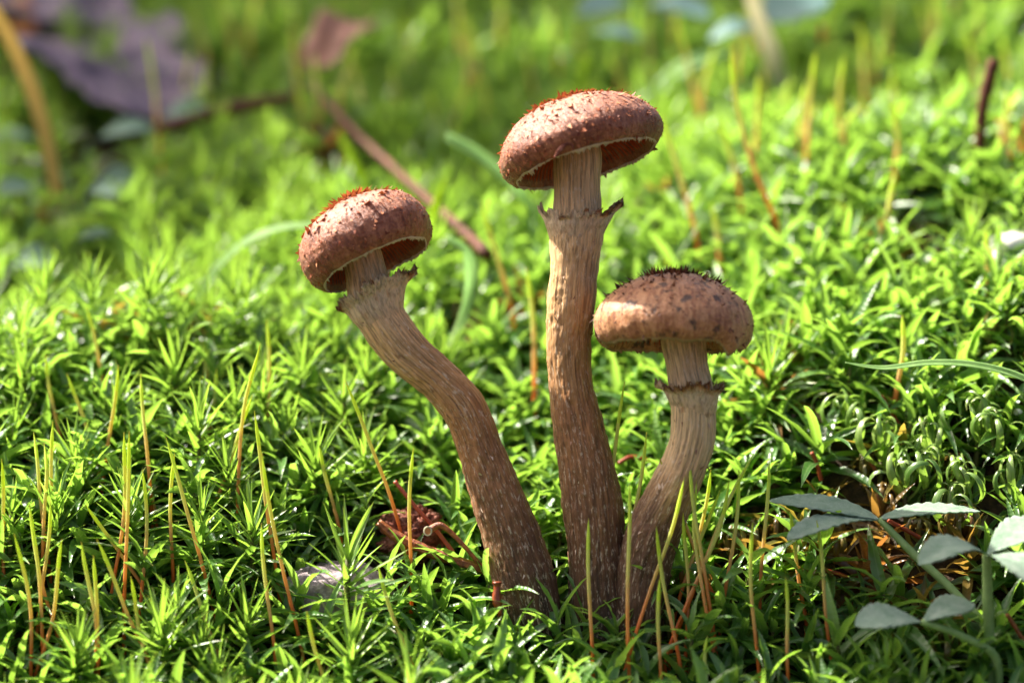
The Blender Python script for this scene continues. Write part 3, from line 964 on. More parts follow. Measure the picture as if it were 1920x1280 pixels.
def moss_shoot(kind, base, label, group, seed, tilt=0.12, scale=1.0, hset=None):
    r_ = np.random.default_rng(seed)
    name = {'broad': 'broad_leaved_moss_shoot', 'hair': 'haircap_moss_shoot', 'curly': 'curled_moss_shoot'}[kind]
    root = empty(name, base)
    h, p = shoot_leaves(kind, r_)
    size = 'large' if p['Ln'].mean() > {'broad': 128, 'hair': 98, 'curly': 105}[kind] else 'small'
    tag(root, label.replace('SIZE', size), 'moss shoot', group.replace('SIZE', size))
    if hset:
        p['z'] = p['z'] * hset / h; h = hset
    key = (kind, int(h / 20))
    if key not in STEMLIB:
        STEMLIB[key] = stem_mesh(kind, key[1], key[1] * 20 + 8)
    link('stem', STEMLIB[key], M['moss_stem'], root)
    root.rotation_euler = (r_.normal(0, tilt), r_.normal(0, tilt), r_.uniform(0, 6.28))
    root.scale = (scale, scale, scale)
    for i in range(len(p['az'])):
        ti = int(np.clip(p['tint'][i] * 4, 0, 3))
        me = LIB[kind][int(r_.integers(0, 14)) * 4 + ti]
        o = link('leaf', me, None, root)
        k = p['Ln'][i] / 100.0
        o.matrix_local = (Matrix.Translation(Vector((0, 0, p['z'][i] * S))) @ Matrix.Rotation(p['az'][i], 4, 'Z')
                          @ Matrix.Rotation(-p['el'][i], 4, 'Y') @ Matrix.Rotation(p['roll'][i], 4, 'X') @ Matrix.Scale(k, 4))
    return root


# places kept clear of carpet plants: the mushrooms' feet, the stone, the bark lump
CLEAR = []
CLEAR_TOP = []


def clear_of(X, Y, extra=0):
    for (cx, cy, cr) in CLEAR:
        if (X - cx)**2 + (Y - cy)**2 < (cr + extra)**2: return False
    return True


for (x, y, d, r) in ((1000, 1190, 6, 66), (1126, 1200, 4, 62), (1194, 1200, -10, 58)):
    p = at(x, y, d); CLEAR.append((p[0], p[1], r))

# ------------------------------------------------------------------ stone and bark lump (placed first, moss keeps off)
def lump_mesh(name, rx, ry, rz, seed, amp, freq, nu=40, nv=56, ridge=0.0):
    th = np.linspace(0, math.pi, nu)[:, None]; ph = np.linspace(0, 2 * math.pi, nv, endpoint=False)[None]
    x = np.sin(th) * np.cos(ph); y = np.sin(th) * np.sin(ph); z = np.cos(th) + 0 * ph
    k = 1 + amp * fbm(x * freq + seed, y * freq, z * freq, 4) - ridge * np.abs(fbm(x * freq * 2.2, y * freq * 2.2 + seed, z * freq * 2.2, 4))
    V = np.stack([x * rx * k, y * ry * k, z * rz * k], -1).reshape(-1, 3)
    return make_mesh(name, V, grid_quads(nu, nv, True)[:, ::-1])


pst = at(628, 1150, 40); pst = gpoint(pst[0], pst[1])
st = link('stone', lump_mesh('stone', 118, 80, 74, 3, 0.35, 1.6), M['stone'], None, pst + np.array([0, 0, 8]))
tag(st, 'pale mauve grey stone half buried behind the sharp haircap moss shoot', 'stone')
CLEAR.append((pst[0], pst[1], 70))
pbk = at(772, 1030, 120); pbk = gpoint(pbk[0], pbk[1])
dbk = hit(772, 1040, 40); pbk = at(772, 1005, dbk)
bk = link('bark_lump', lump_mesh('bark_lump', 64, 50, 56, 9, 0.5, 3.2, 60, 80, ridge=0.9), M['bark'], None, pbk)
tag(bk, 'crumbly red brown bark lump lying left of the leaning mushroom', 'bark')
CLEAR.append((pbk[0], pbk[1], 62))

LANDMARKS = [(*at(628, 1150, 40)[:2], 'the pale stone'), (*at(772, 1040, 60)[:2], 'the bark lump'), (*at(1000, 1150, 0)[:2], 'the leaning mushroom foot'), (*at(1123, 1150, 0)[:2], 'the tallest mushroom foot'),
             (*at(1200, 1150, -10)[:2], 'the shortest mushroom foot'), (*at(1660, 900, 90)[:2], 'the dead brown moss'), (*at(1650, 1000, -60)[:2], 'the three slender herb leaflets'), (*at(1860, 1100, -190)[:2], 'the herb stem'),
             (*at(368, 900, 190)[:2], 'the tall haircap shoot'), (*at(930, 1160, -75)[:2], 'the urn shaped capsule'), (*at(456, 640, 400)[:2], 'the blurred haircap shoot'), (*at(80, 1100, 0)[:2], 'the clump of left stalks'),
             (*at(1340, 1100, -40)[:2], 'the clump of crossing stalks'), (*at(900, 450, 900)[:2], 'the long fallen twig'), (*at(1450, 150, 1700)[:2], 'the cream dry stalk'), (*at(1840, 280, 1000)[:2], 'the upright broken twig')]


def near(X, Y):
    return min(LANDMARKS, key=lambda l: (l[0] - X)**2 + (l[1] - Y)**2)[2]


# ------------------------------------------------------------------ picked-out moss shoots
SPOTS = []
group_h = 'haircap moss shoots with narrow pointed leaves'
hero = [  # x, y of crown; y of foot on the moss; unique label or None
    (652, 1045, 1235, 'sharp bright haircap moss shoot standing before the grey stone'),
    (368, 790, 965, 'tall haircap moss shoot with wide star of narrow leaves left of the leaning mushroom'),
    (456, 545, 655, 'blurred lone haircap moss shoot rising behind the left carpet'),
    (314, 1135, 1270, None), (640, 745, 860, None), (545, 800, 900, None), (20, 800, 900, None), (475, 985, 1110, None), (150, 850, 960, None), (500, 745, 850, None),
    (590, 860, 985, None), (250, 940, 1070, None), (110, 960, 1080, None), (430, 870, 1000, None), (40, 700, 800, None), (700, 700, 790, None), (330, 700, 800, None), (200, 760, 860, None),
    (560, 690, 780, None), (450, 760, 860, None), (20, 960, 1080, None), (690, 860, 960, None), (380, 960, 1080, None), (1470, 640, 720, None), (1440, 690, 790, None), (1890, 560, 650, None),
]
for i, (x, y, yf, lab) in enumerate(hero):
    b = on_ground(x, yf, 40)
    if i == 0: b = gpoint(*at(655, 1215, -70)[:2])
    top = at(x, y, hit(x, yf, 40) if i else -70)
    hh = max(90, (top[2] - b[2]) * 1.0)
    moss_shoot('hair', b, lab or 'SIZE haircap moss shoot with narrow pointed leaves near ' + near(b[0], b[1]),
               group_h, 100 + i, 0.06 if i else 0.02, 1.1 if i else 1.45, hh / (1.1 if i else 1.45))
    SPOTS.append((b[0], b[1]))

curls = [(1760, 800, 880), (1875, 775, 870), (1700, 905, 960), (1820, 880, 960), (1735, 870, 940), (1900, 890, 960), (1650, 850, 900), (1830, 790, 860), (1780, 950, 1010), (1600, 800, 850)]
for i, (x, y, yf) in enumerate(curls):
    b = on_ground(x, yf, 30)
    top = at(x, y, hit(x, yf, 30))
    CLEAR_TOP.append((b[0], b[1] - 30, 64))
    moss_shoot('curly', b, 'SIZE pale green moss shoot with inward curled leaf tips above the grey herb leaves', 'SIZE curled moss shoots beside the dead brown patch', 200 + i, 0.1, 1.3, max(70, top[2] - b[2] - 40) / 1.3)
    SPOTS.append((b[0], b[1]))

# ------------------------------------------------------------------ moss carpet
def dead_amount(X, Y):
    """old brown moss: one patch on the right and flecks elsewhere"""
    c1 = at(1660, 880, 70); c2 = at(1420, 1000, 60); c3 = at(1750, 1010, 0)
    v = 1.6 * np.exp(-(((X - c1[0]) / 150)**2 + ((Y - c1[1]) / 85)**2)) + 0.95 * np.exp(-(((X - c2[0]) / 140)**2 + ((Y - c2[1]) / 65)**2)) + 1.0 * np.exp(-(((X - c3[0]) / 140)**2 + ((Y - c3[1]) / 65)**2))
    return v + 0.45 * np.clip(fbm(X * 0.004, Y * 0.004, 7.7, 3) - 0.12, 0, 1) * 2


def candidates(spacing, seed):
    r_ = np.random.default_rng(seed)
    xs, ys = np.meshgrid(np.arange(-1900, 1900, spacing), np.arange(-620, 3100, spacing))
    X = xs.ravel() + r_.uniform(-0.55, 0.55, xs.size) * spacing
    Y = ys.ravel() + r_.uniform(-0.55, 0.55, xs.size) * spacing
    dep = Y * math.cos(PITCH) + DIST
    half = 960 * dep / DIST + 170
    keep = np.abs(X) < half
    return X[keep], Y[keep]


NEAR_SHOOTS = []
rc_ = np.random.default_rng(42)
X, Y = candidates(78, 1)
Z = ground_z(X, Y)
ok = np.array([clear_of(a, b, 6) and all((a - c[0])**2 + (b - c[1])**2 > c[2]**2 for c in CLEAR_TOP) for a, b in zip(X, Y)])
# the gap under the dead leaves at the back left stays mostly bare
gl = at(230, 290, 1650)
bare = np.exp(-(((X - gl[0]) / 420)**2 + ((Y - gl[1]) / 260)**2)) > rc_.random(len(X)) * 0.9
hole = (fbm(X * 0.0045, Y * 0.0045, 9.3, 3) > 0.26) & (Y > 500)
ok &= ~bare & ~hole
X, Y, Z = X[ok], Y[ok], Z[ok]
P0 = np.stack([X, Y, Z], -1) - CAM
dep = P0 @ FWD
ix = 960 + (P0 @ RGT) / dep * DIST; iy = 640 - (P0 @ UPV) / dep * DIST
# the shoots that show largest in the photo become plants of their own
cand = np.where((iy > 780) & (iy < 1330) & (ix > -30) & (ix < 1950) & (dep - DIST < 400) & (dep - DIST > -330))[0]
score = np.abs(dep[cand] - DIST + 60) + rc_.uniform(0, 40, len(cand))
cand = cand[np.argsort(score)][:240]
own = np.zeros(len(X), bool); own[cand] = True
for q, i in enumerate(cand):
    if dead_amount(X[i], Y[i]) > 0.75:
        own[i] = False
        continue
    nm = near(X[i], Y[i])
    moss_shoot('broad', np.array([X[i], Y[i], Z[i]]), 'SIZE broad leaved moss shoot in the carpet near ' + nm, 'SIZE broad leaved moss shoots near ' + nm, 1000 + q, 0.14)

# all the rest of the carpet: one mass
Vs, Qs, Ts, Tn, Dd, mat_idx = [], [], [], [], [], []
voff = 0
rest = np.where(~own)[0]
Xd, Yd = candidates(66, 5)                              # a lower, second layer that fills the gaps
Zd = ground_z(Xd, Yd)
keep = np.array([clear_of(a, b, 2) for a, b in zip(Xd, Yd)]) & ~(np.exp(-(((Xd - gl[0]) / 420)**2 + ((Yd - gl[1]) / 260)**2)) > rc_.random(len(Xd)) * 0.8)
keep &= ~((fbm(Xd * 0.0045, Yd * 0.0045, 9.3, 3) > 0.26) & (Yd > 500))
layers = [(X[rest], Y[rest], Z[rest], 0.0, False), (Xd[keep], Yd[keep], Zd[keep], -22.0, True)]
batches = {'broad': [], 'hair': [], 'curly': []}
for (lx, ly, lz, dz, under) in layers:
    da = dead_amount(lx, ly)
    hairness = 0.75 * np.clip((120 - lx) / 700, 0, 1) + 0.4 * np.clip((ly - 700) / 900, 0, 1) + 0.5 * fbm(lx * 0.003, ly * 0.003, 1.1, 2)
    big_var = fbm(lx * 0.0035, ly * 0.0035, 4.4, 3)
    for i in range(len(lx)):
        u = rc_.random()
        dead = 1.0 if rc_.random() < da[i] * 0.9 else 0.0
        kind = 'hair' if (u < hairness[i] * 0.75 and not under and not dead) else ('curly' if dead and rc_.random() < 0.6 else 'broad')
        h, p = shoot_leaves(kind, rc_)
        n = len(p['az'])
        P = np.repeat(np.array([[lx[i], ly[i], lz[i] + dz]]), n, 0)
        tx, ty = rc_.normal(0, 0.15, 2)
        P = P + np.stack([tx * p['z'], ty * p['z'], p['z'] * (0.75 if dead else 1)], -1)
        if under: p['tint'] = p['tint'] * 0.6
        pt = rc_.normal(0, 0.10) + 0.5 * float(big_var[i])
        batches[kind].append((P, p, dead * rc_.uniform(0.6, 1.0), pt))
for kind in ('broad', 'hair', 'curly'):
    B = batches[kind]
    P = np.vstack([b[0] for b in B])
    cat = lambda k: np.concatenate([b[1][k] for b in B])
    tint = np.clip(np.concatenate([b[1]['tint'] + b[3] for b in B]), 0, 1)
    dd = np.concatenate([np.full(len(b[0]), b[2]) for b in B])
    nseg = 8 if kind == 'curly' else 6
    V, q, s = leaf_batch(P, cat('az'), cat('el'), cat('bend'), cat('Ln'), cat('Wd'), cat('fold'), cat('roll'), cat('twist'), 'hair' if kind == 'hair' else 'broad', nseg, 0.08 if kind != 'hair' else 0, 2.1 if kind == 'curly' else 1.3)
    n, k = V.shape[0], V.shape[1]
    Q = (q[None] + (np.arange(n) * k)[:, None, None]).reshape(-1, 4)
    o = link({'broad': 'broad_leaved_moss_carpet', 'hair': 'haircap_moss_carpet', 'curly': 'curled_moss_carpet'}[kind],
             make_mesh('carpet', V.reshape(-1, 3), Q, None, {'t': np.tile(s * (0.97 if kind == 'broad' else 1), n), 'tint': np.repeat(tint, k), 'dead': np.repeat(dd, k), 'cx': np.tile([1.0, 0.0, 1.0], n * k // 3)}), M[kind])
    tag(o, {'broad': 'dense green carpet of broad leaved moss covering the bank', 'hair': 'spiky green carpet of haircap moss covering the bank', 'curly': 'withered brown curled moss in patches of the carpet'}[kind], 'moss', kind='stuff')


# ------------------------------------------------------------------ moss stalks
def stalk(pts, label, group, r0=3.5, dd=0.0, lift=45):
    """pts: photo positions from the tip down to where the stalk dives into the moss"""
    x, y = pts[-1]
    d = hit(x, y, lift) + dd
    foot = at(x, y, d)
    fz = min(float(ground_z(foot[0], foot[1])[0]) - 6, foot[2] - 30)
    W = [at(px, py, d + (len(pts) - 1 - i) * random.uniform(-14, 14)) for i, (px, py) in enumerate(pts)]
    W.append(np.array([foot[0] + random.uniform(-6, 6), foot[1], fz]))
    W = W[::-1]
    base = W[0]
    root = empty('moss_stalk', base)
    nm = near(base[0], base[1])
    ln = float(np.linalg.norm(W[-1] - W[0]))
    size = 'tall' if ln > 330 else ('short' if ln < 240 else 'middling')
    tag(root, size + ' ' + label + nm, 'moss stalk', size + ' ' + group + nm)
    C, L = spline(np.array([(*p, r0) for p in W]), 26)
    C[:, 0] += 5.0 * np.sin(np.linspace(0, 6, 26) + random.uniform(0, 6)) * np.linspace(0, 1, 26)
    k = 21
    rr = np.interp(np.linspace(0, 1, 26), [0, 0.5, 0.78, 0.9, 1.0], [1.0, 0.95, 1.0, 0.95, 0.16]) * r0
    # stalk
    A = np.hstack([C[:k + 1, :3], rr[:k + 1, None]])
    V, q, tr, t, _, _ = tube(A, 22, 8, cap=False)
    link('stalk', make_mesh('stalk', V - base, q, tr, {'t': t * 0.86}), M['seta'], root)
    A = np.hstack([C[k:, :3], (rr[k:] * np.array([1.0, 1.03, 1.06, 1.0, 0.9]))[:, None]])
    V, q, tr, t, _, _ = tube(A, 10, 8, cap=False)
    link('tip', make_mesh('tip', V - base, q, tr, {'t': t}), M['seta_tip'], root)


LAB_L = LAB_R = ('thin upright moss stalk, orange foot and lime tip, near ', 'moss stalks near ')
LAB_B = ('blurred thin moss stalk in the far carpet, near ', 'far moss stalks near ')
left = [
    [(85, 665), (120, 870)], [(160, 575), (205, 770)], [(218, 685), (208, 800), (190, 930)], [(268, 700), (275, 850), (285, 985)], [(280, 860), (293, 990)],
    [(58, 810), (72, 890), (95, 1090)], [(78, 830), (85, 900), (80, 1120)], [(95, 790), (103, 1060)], [(95, 940), (70, 1190)], [(50, 945), (85, 1110), (112, 1210)], [(62, 965), (85, 1275)],
    [(237, 810), (228, 980), (205, 1150)], [(247, 808), (235, 1000), (233, 1200)], [(268, 880), (272, 1020), (263, 1170)], [(314, 820), (345, 950), (385, 1080), (412, 1190)],
    [(165, 945), (225, 1040), (292, 1140)], [(178, 1010), (230, 1130), (298, 1280)], [(325, 850), (322, 1000), (325, 1110)], [(487, 645), (455, 760), (448, 900), (447, 1035)],
    [(496, 600), (505, 720), (505, 870)], [(470, 740), (430, 880), (380, 1000)], [(472, 770), (495, 900), (525, 1130)], [(495, 850), (525, 1050), (570, 1240)], [(490, 980), (505, 1130), (520, 1290)],
    [(342, 1050), (385, 1160), (435, 1290)], [(152, 1015), (180, 1150), (182, 1300)], [(600, 832), (622, 930), (640, 1030)], [(648, 712), (690, 830), (735, 940), (775, 1080)],
    [(773, 840), (770, 1000), (771, 1130)], [(708, 1060), (745, 1170), (790, 1300)], [(572, 1145), (600, 1240), (620, 1330)], [(2, 860), (4, 1000), (12, 1150)], [(30, 1000), (55, 1150), (60, 1300)],
    [(180, 1040), (178, 1290)], [(130, 700), (175, 850), (190, 910)], [(410, 690), (395, 780), (390, 850)], [(385, 800), (378, 900)], [(120, 1010), (100, 1150), (60, 1290)], [(240, 1080), (262, 1180), (300, 1310)],
]
for p in left: stalk(p, *LAB_L)
right = [
    [(1176, 715), (1150, 870), (1120, 1030), (1105, 1150)], [(1215, 810), (1195, 920), (1170, 1030), (1150, 1180)], [(1100, 970), (1108, 1120), (1112, 1300)], [(1176, 905), (1178, 1100), (1182, 1320)],
    [(1228, 985), (1245, 1080), (1282, 1300)], [(1240, 858), (1275, 950), (1320, 1080), (1375, 1190)], [(1296, 850), (1305, 960), (1325, 1110), (1345, 1250)], [(1290, 890), (1265, 980), (1215, 1110), (1165, 1290)],
    [(1333, 880), (1310, 1000), (1290, 1110)], [(1345, 918), (1310, 1020), (1262, 1170)], [(1365, 900), (1345, 990), (1290, 1130), (1248, 1240)], [(1415, 850), (1370, 940), (1310, 1080), (1258, 1220)],
    [(1385, 880), (1375, 1000), (1350, 1200)], [(1410, 975), (1412, 1120), (1425, 1300)], [(1440, 860), (1432, 1000), (1425, 1170)], [(1481, 955), (1490, 1050), (1512, 1160)], [(1530, 975), (1545, 1120), (1562, 1260)],
    [(1285, 960), (1290, 1080), (1285, 1230)], [(1235, 1080), (1238, 1200), (1240, 1320)], [(1260, 930), (1250, 1000), (1245, 1130)], [(1310, 900), (1300, 1010), (1345, 1260)], [(1330, 1190), (1315, 1330)], [(1470, 1080), (1480, 1300)],
]
for p in right: stalk(p, *LAB_R)
back = [
    [(985, 500), (1000, 640), (1004, 770)], [(905, 380), (940, 500), (965, 620)], [(1693, 590), (1690, 660), (1680, 745)], [(1682, 325), (1665, 400), (1640, 470)], [(1368, 80), (1385, 200), (1420, 330), (1465, 450)],
    [(1528, 95), (1520, 200), (1510, 320)], [(1240, 215), (1275, 320), (1310, 480)], [(1270, 40), (1300, 170), (1325, 260)], [(1217, 0), (1220, 170)], [(1662, -20), (1665, 110)], [(1748, -20), (1740, 130)], [(1675, 130), (1682, 235)],
    [(1142, 100), (1175, 190)], [(870, 150), (848, 260)], [(940, -20), (935, 110)], [(1035, -10), (1045, 140)], [(800, 170), (830, 260)], [(640, 262), (672, 345)], [(275, 70), (290, 200), (305, 330)], [(985, 90), (1005, 200)],
    [(760, 20), (770, 160)], [(1350, 230), (1390, 380)], [(1330, 380), (1350, 480)], [(1560, 0), (1555, 120)], [(1840, 0), (1835, 90)], [(545, 0), (560, 130)], [(865, 20), (880, 130)], [(1100, -20), (1085, 90)], [(1445, 60), (1430, 200)],
    [(1850, 430), (1848, 520)], [(730, 120), (750, 230)], [(605, 20), (625, 150)], [(1160, 60), (1160, 180)], [(380, 640), (385, 720)], [(1250, 480), (1280, 560)], [(1560, 180), (1590, 290)],
]
rs_ = random.Random(5)
for _ in range(46):
    x, y = rs_.uniform(330, 1910), rs_.uniform(40, 330)
    h_ = rs_.uniform(90, 190)
    back.append([(x + rs_.uniform(-30, 30), y - h_), (x + rs_.uniform(-8, 8), y - h_ * 0.45), (x, y)])
for p in back: stalk(p, *LAB_B, r0=5.0, lift=95)


# ------------------------------------------------------------------ grass blades, twigs, needles
def ribbon(rows, fold=0.35, facing=None, n=40, thick=1.2):
    """rows x,y,z,halfwidth. A folded blade with thickness"""
    C, L = spline(np.array(rows), n)
    T = np.gradient(C[:, :3], axis=0); T /= np.linalg.norm(T, axis=1)[:, None]
    f = np.array(facing if facing is not None else (0, -0.6, 0.8), float)
    Sd = np.cross(T, f[None]); Sd /= np.linalg.norm(Sd, axis=1)[:, None] + 1e-9
    Nn = np.cross(Sd, T)
    cs = np.linspace(-1, 1, 7)
    top = C[:, None, :3] + Sd[:, None] * (cs[None, :] * C[:, 3:4] * math.cos(fold))[..., None] + Nn[:, None] * (np.abs(cs)[None] * C[:, 3:4] * math.sin(fold) + 0.5 * (np.arange(7) % 2)[None])[..., None]
    bot = top - Nn[:, None] * thick
    ring = np.concatenate([top, bot[:, ::-1]], 1)
    return ring.reshape(-1, 3), grid_quads(n, 14, True)


def blade(name, pts, label, cat, mat, facing=None, group=None, fold=0.35):
    W = [(*at(x, y, d), hw) for (x, y, d, hw) in pts]
    base = np.array(W[0][:3])
    V, q = ribbon(W, fold, facing)
    o = link(name, make_mesh(name, V - base, q), mat, None, base)
    return tag(o, label, cat, group)


def twig(name, pts, label, cat, mat, group=None, rough=0.12, m=10, seed=0, ridge=0.0):
    W = [(*at(x, y, d), r) for (x, y, d, r) in pts]
    base = np.array(W[0][:3])
    V, q, tr, t, _, _ = tube(W, 44, m, lambda a, l, r: r * rough * 2 * fbm(np.cos(a) * 1.5 + seed, np.sin(a) * 1.5, l * 0.06, 3) - r * ridge * np.abs(np.cos(a * 3)))
    o = link(name, make_mesh(name, V - base, q, tr, {'t': t}), mat, None, base)
    return tag(o, label, cat, group)


def foot(x, y, lift=150):
    d = hit(x, y, lift)
    return d


d0 = foot(1960, 760)
blade('grass_blade', [(2010, 800, 60, 9), (1960, 735, 40, 10), (1900, 703, 20, 10), (1820, 684, 10, 9), (1740, 681, 4, 8), (1660, 690, 0, 6), (1620, 686, 0, 4), (1585, 679, 0, 0.8)],
      'pale green grass blade arching in from beyond the curled moss', 'grass blade', M['grass_pale'])
d1 = foot(1000, 400)
blade('grass_blade', [(1010, 420, d1, 12), (960, 350, d1 - 60, 20), (890, 290, d1 - 100, 21), (835, 258, d1 - 120, 16)], 'wide blurred grass blade bending left behind the tallest cap', 'grass blade', M['grass_pale'])
d1 = foot(370, 545)
blade('grass_blade', [(372, 560, d1, 7), (410, 500, d1, 10), (470, 450, d1 - 20, 11), (540, 426, d1 - 40, 10), (640, 425, d1 - 60, 6)], 'pale grass blade arching behind the leaning mushroom cap', 'grass blade', M['grass_pale'])
d1 = foot(850, 640)
blade('grass_blade', [(845, 650, d1, 8), (872, 590, d1, 12), (884, 530, d1 - 20, 15), (872, 475, d1 - 40, 15), (838, 448, d1 - 60, 9)], 'curved grass blade between the leaning and tallest mushrooms', 'grass blade', M['grass_pale'])
d1 = foot(1085, 200)
blade('grass_blade', [(1088, 240, d1, 14), (1094, 170, d1, 14), (1100, 104, d1, 12)], 'short lime grass blade showing above the tallest cap', 'grass blade', M['grass_lime'], facing=(0, -1, 0.2))
d1 = foot(1225, 190)
blade('grass_blade', [(1222, 200, d1, 9), (1250, 155, d1, 20), (1300, 122, d1, 24), (1370, 98, d1, 12)], 'broad green blade arching at the back right', 'grass blade', M['grass'])
d1 = foot(1465, 150)
blade('straw_blade', [(1465, 165, d1, 14), (1450, 110, d1 - 40, 21), (1420, 30, d1 - 90, 18), (1390, -60, d1 - 140, 14)], 'cream dry stalk leaning down at the back right', 'straw', M['straw_pale'], facing=(0, -1, 0.3), fold=0.1)
d1 = foot(105, 350)
blade('straw_blade', [(108, 365, d1, 13), (85, 250, d1 - 40, 17), (45, 130, d1 - 80, 18), (-15, 10, d1 - 130, 14)], 'yellow straw blade leaning at the back left beside the dead leaves', 'straw', M['straw'], facing=(0, -1, 0.3), fold=0.15)
d1 = foot(105, 425)
blade('grass_blade', [(105, 425, d1 - 50, 12), (150, 415, d1 - 60, 18), (230, 425, d1 - 40, 12)], 'short lime leaf lying in the blurred left moss', 'grass blade', M['grass_lime'])
d1 = foot(930, 430)
blade('grass_blade', [(800, 470, foot(800, 470), 9), (815, 400, foot(800, 470) - 20, 13), (835, 335, foot(800, 470) - 30, 3)], 'upright lime grass blade right of the leaning cap', 'grass blade', M['grass_lime'], facing=(0, -1, 0.2))
blade('grass_blade', [(690, 360, foot(690, 360), 9), (668, 310, foot(690, 360), 11), (640, 250, foot(690, 360), 3)], 'thin lime grass blade crossing the fallen brown twig', 'grass blade', M['grass_lime'], facing=(0, -1, 0.2))

da, db = foot(910, 470, 115), foot(590, 170, 140)
twig('fallen_twig', [(x, y, foot(x, y, 215), r) for (x, y, r) in ((915, 478, 13), (860, 425, 12), (815, 385, 11), (770, 345, 10), (725, 303, 9), (680, 262, 9), (648, 228, 8), (615, 195, 9), (584, 158, 11))],
     'long red brown twig lying across the blurred moss behind', 'twig', M['twig'])
da, db = foot(300, 240, 130), foot(540, 190, 130)
twig('fallen_twig', [(x, y, foot(x, y, 215), r) for (x, y, r) in ((290, 245, 12), (350, 228, 14), (400, 212, 16), (470, 197, 15), (545, 183, 12))], 'short pale brown twig lying at the back left', 'twig', M['twig'], seed=4)
da = foot(1838, 275)
twig('standing_twig', [(1838, 285, da, 12), (1840, 220, da - 20, 12), (1852, 160, da - 40, 13), (1864, 112, da - 50, 13)], 'upright reddish broken twig standing at the back right', 'twig', M['twig'], seed=9)
twig('dead_needle', [(709, 978, 40, 7), (740, 1003, 40, 10), (800, 1032, 36, 11), (860, 1052, 30, 10), (905, 1068, 30, 9), (945, 1085, 34, 7)], 'thick orange brown needle bundle lying against the leaning stem foot', 'pine needle', M['needle'], rough=0.04, m=36, ridge=0.18)
twig('ringed_twig', [(803, 995, 20, 8), (825, 984, 18, 6), (850, 1002, 16, 4.5), (885, 1040, 14, 4), (915, 1075, 14, 3.5)], 'small orange twig with pale ringed cut end by the bark lump', 'twig', M['needle'])
twig('dead_needle', [(740, 902, 60, 4), (775, 945, 50, 4), (815, 990, 44, 4), (850, 1035, 40, 4)], 'thin dark red needle slanting over the bark lump', 'pine needle', M['needle_red'])
for i, (pts, lab) in enumerate([
    ([(1652, 742), (1672, 775), (1692, 805)], 'red needle slanting in the curled moss'),
    ([(1655, 742), (1690, 760), (1715, 770)], 'orange needle meeting the red needle in the curled moss'),
    ([(1522, 848), (1532, 870), (1540, 900)], 'short red needle standing behind the grey herb leaf'),
    ([(1610, 832), (1625, 855), (1642, 882)], 'small red needle beside the dead brown moss'),
    ([(1160, 868), (1185, 856), (1235, 872), (1275, 905)], 'red bent needle behind the tallest stem'),
    ([(1545, 1068), (1580, 1078), (1600, 1088)], 'red needle lying under the grey herb leaves'),
    ([(1640, 928), (1648, 960), (1660, 985)], 'dark brown stub rising between the grey leaflets'),
    ([(1888, 1150), (1920, 1200), (1960, 1250)], 'dark brown needle lying by the herb stem'),
    ([(1560, 1255), (1640, 1180), (1700, 1265)], None),
    ([(875, 785), (890, 905), (898, 945)], 'thin red needle standing left of the leaning stem'),
    ([(1665, 975), (1720, 1005), (1760, 1030)], 'red needle crossing behind the grey leaflets'),
    ([(985, 470), (1000, 440), (1010, 425)], 'pinkish dead stub in the moss behind the tallest stem'),
]):
    if lab is None: continue
    x, y = pts[-1]
    d = hit(x, y, 55)
    w = [(px, py, d - 8 * (len(pts) - 1 - j), 6 if 'stub' in lab else 4) for j, (px, py) in enumerate(pts)]
    twig('dead_needle', w, lab, 'pine needle', M['needle'] if 'brown' in lab or 'orange' in lab or 'pinkish' in lab else M['needle_red'], seed=i)

# pale cut end of the ringed twig
pe = at(802, 995, 10)
th = np.linspace(0, 2 * math.pi, 24, endpoint=False)
ringP = np.array([(*(pe + RGT * 7 * math.cos(a) + UPV * 8 * math.sin(a)), 1.6) for a in np.append(th, th[0])])
V, q, tr, t, _, _ = tube(ringP, 40, 6, cap=False)
rt = [o for o in bpy.data.objects if o.name == 'ringed_twig'][0]
b_ = np.array(rt.location) / S
link('bark_rim', make_mesh('bark_rim', V - b_, q), M['straw_pale'], rt)
dv = np.vstack([pe - FWD * 1.5] + [pe + RGT * 7 * math.cos(a) + UPV * 8 * math.sin(a) for a in th])
link('cut_end', make_mesh('cut_end', dv - b_, None, [(0, 1 + k, 1 + (k + 1) % 24) for k in range(24)]), M['dead_leaf_orange'], rt)

# a dry curled scrap caught on the margin of the tallest cap
cz = -150
W = [(*at(x, y, cz), r) for (x, y, r) in ((1040, 295, 2.0), (1048, 284, 4.5), (1056, 275, 5.0), (1064, 269, 3.0), (1073, 272, 2.2), (1074, 281, 1.2))]
V, q, tr, t, _, _ = tube(W, 30, 8, lambda a, l, r: r * 0.4 * fbm(np.cos(a) * 2, np.sin(a) * 2, l * 0.2, 3))
o = link('dry_scrap', make_mesh('dry_scrap', V - np.array(W[0][:3]), q, tr), M['bark'], None, np.array(W[0][:3]))
tag(o, 'tiny dark curled scrap stuck on the tallest cap rim', 'plant scrap')

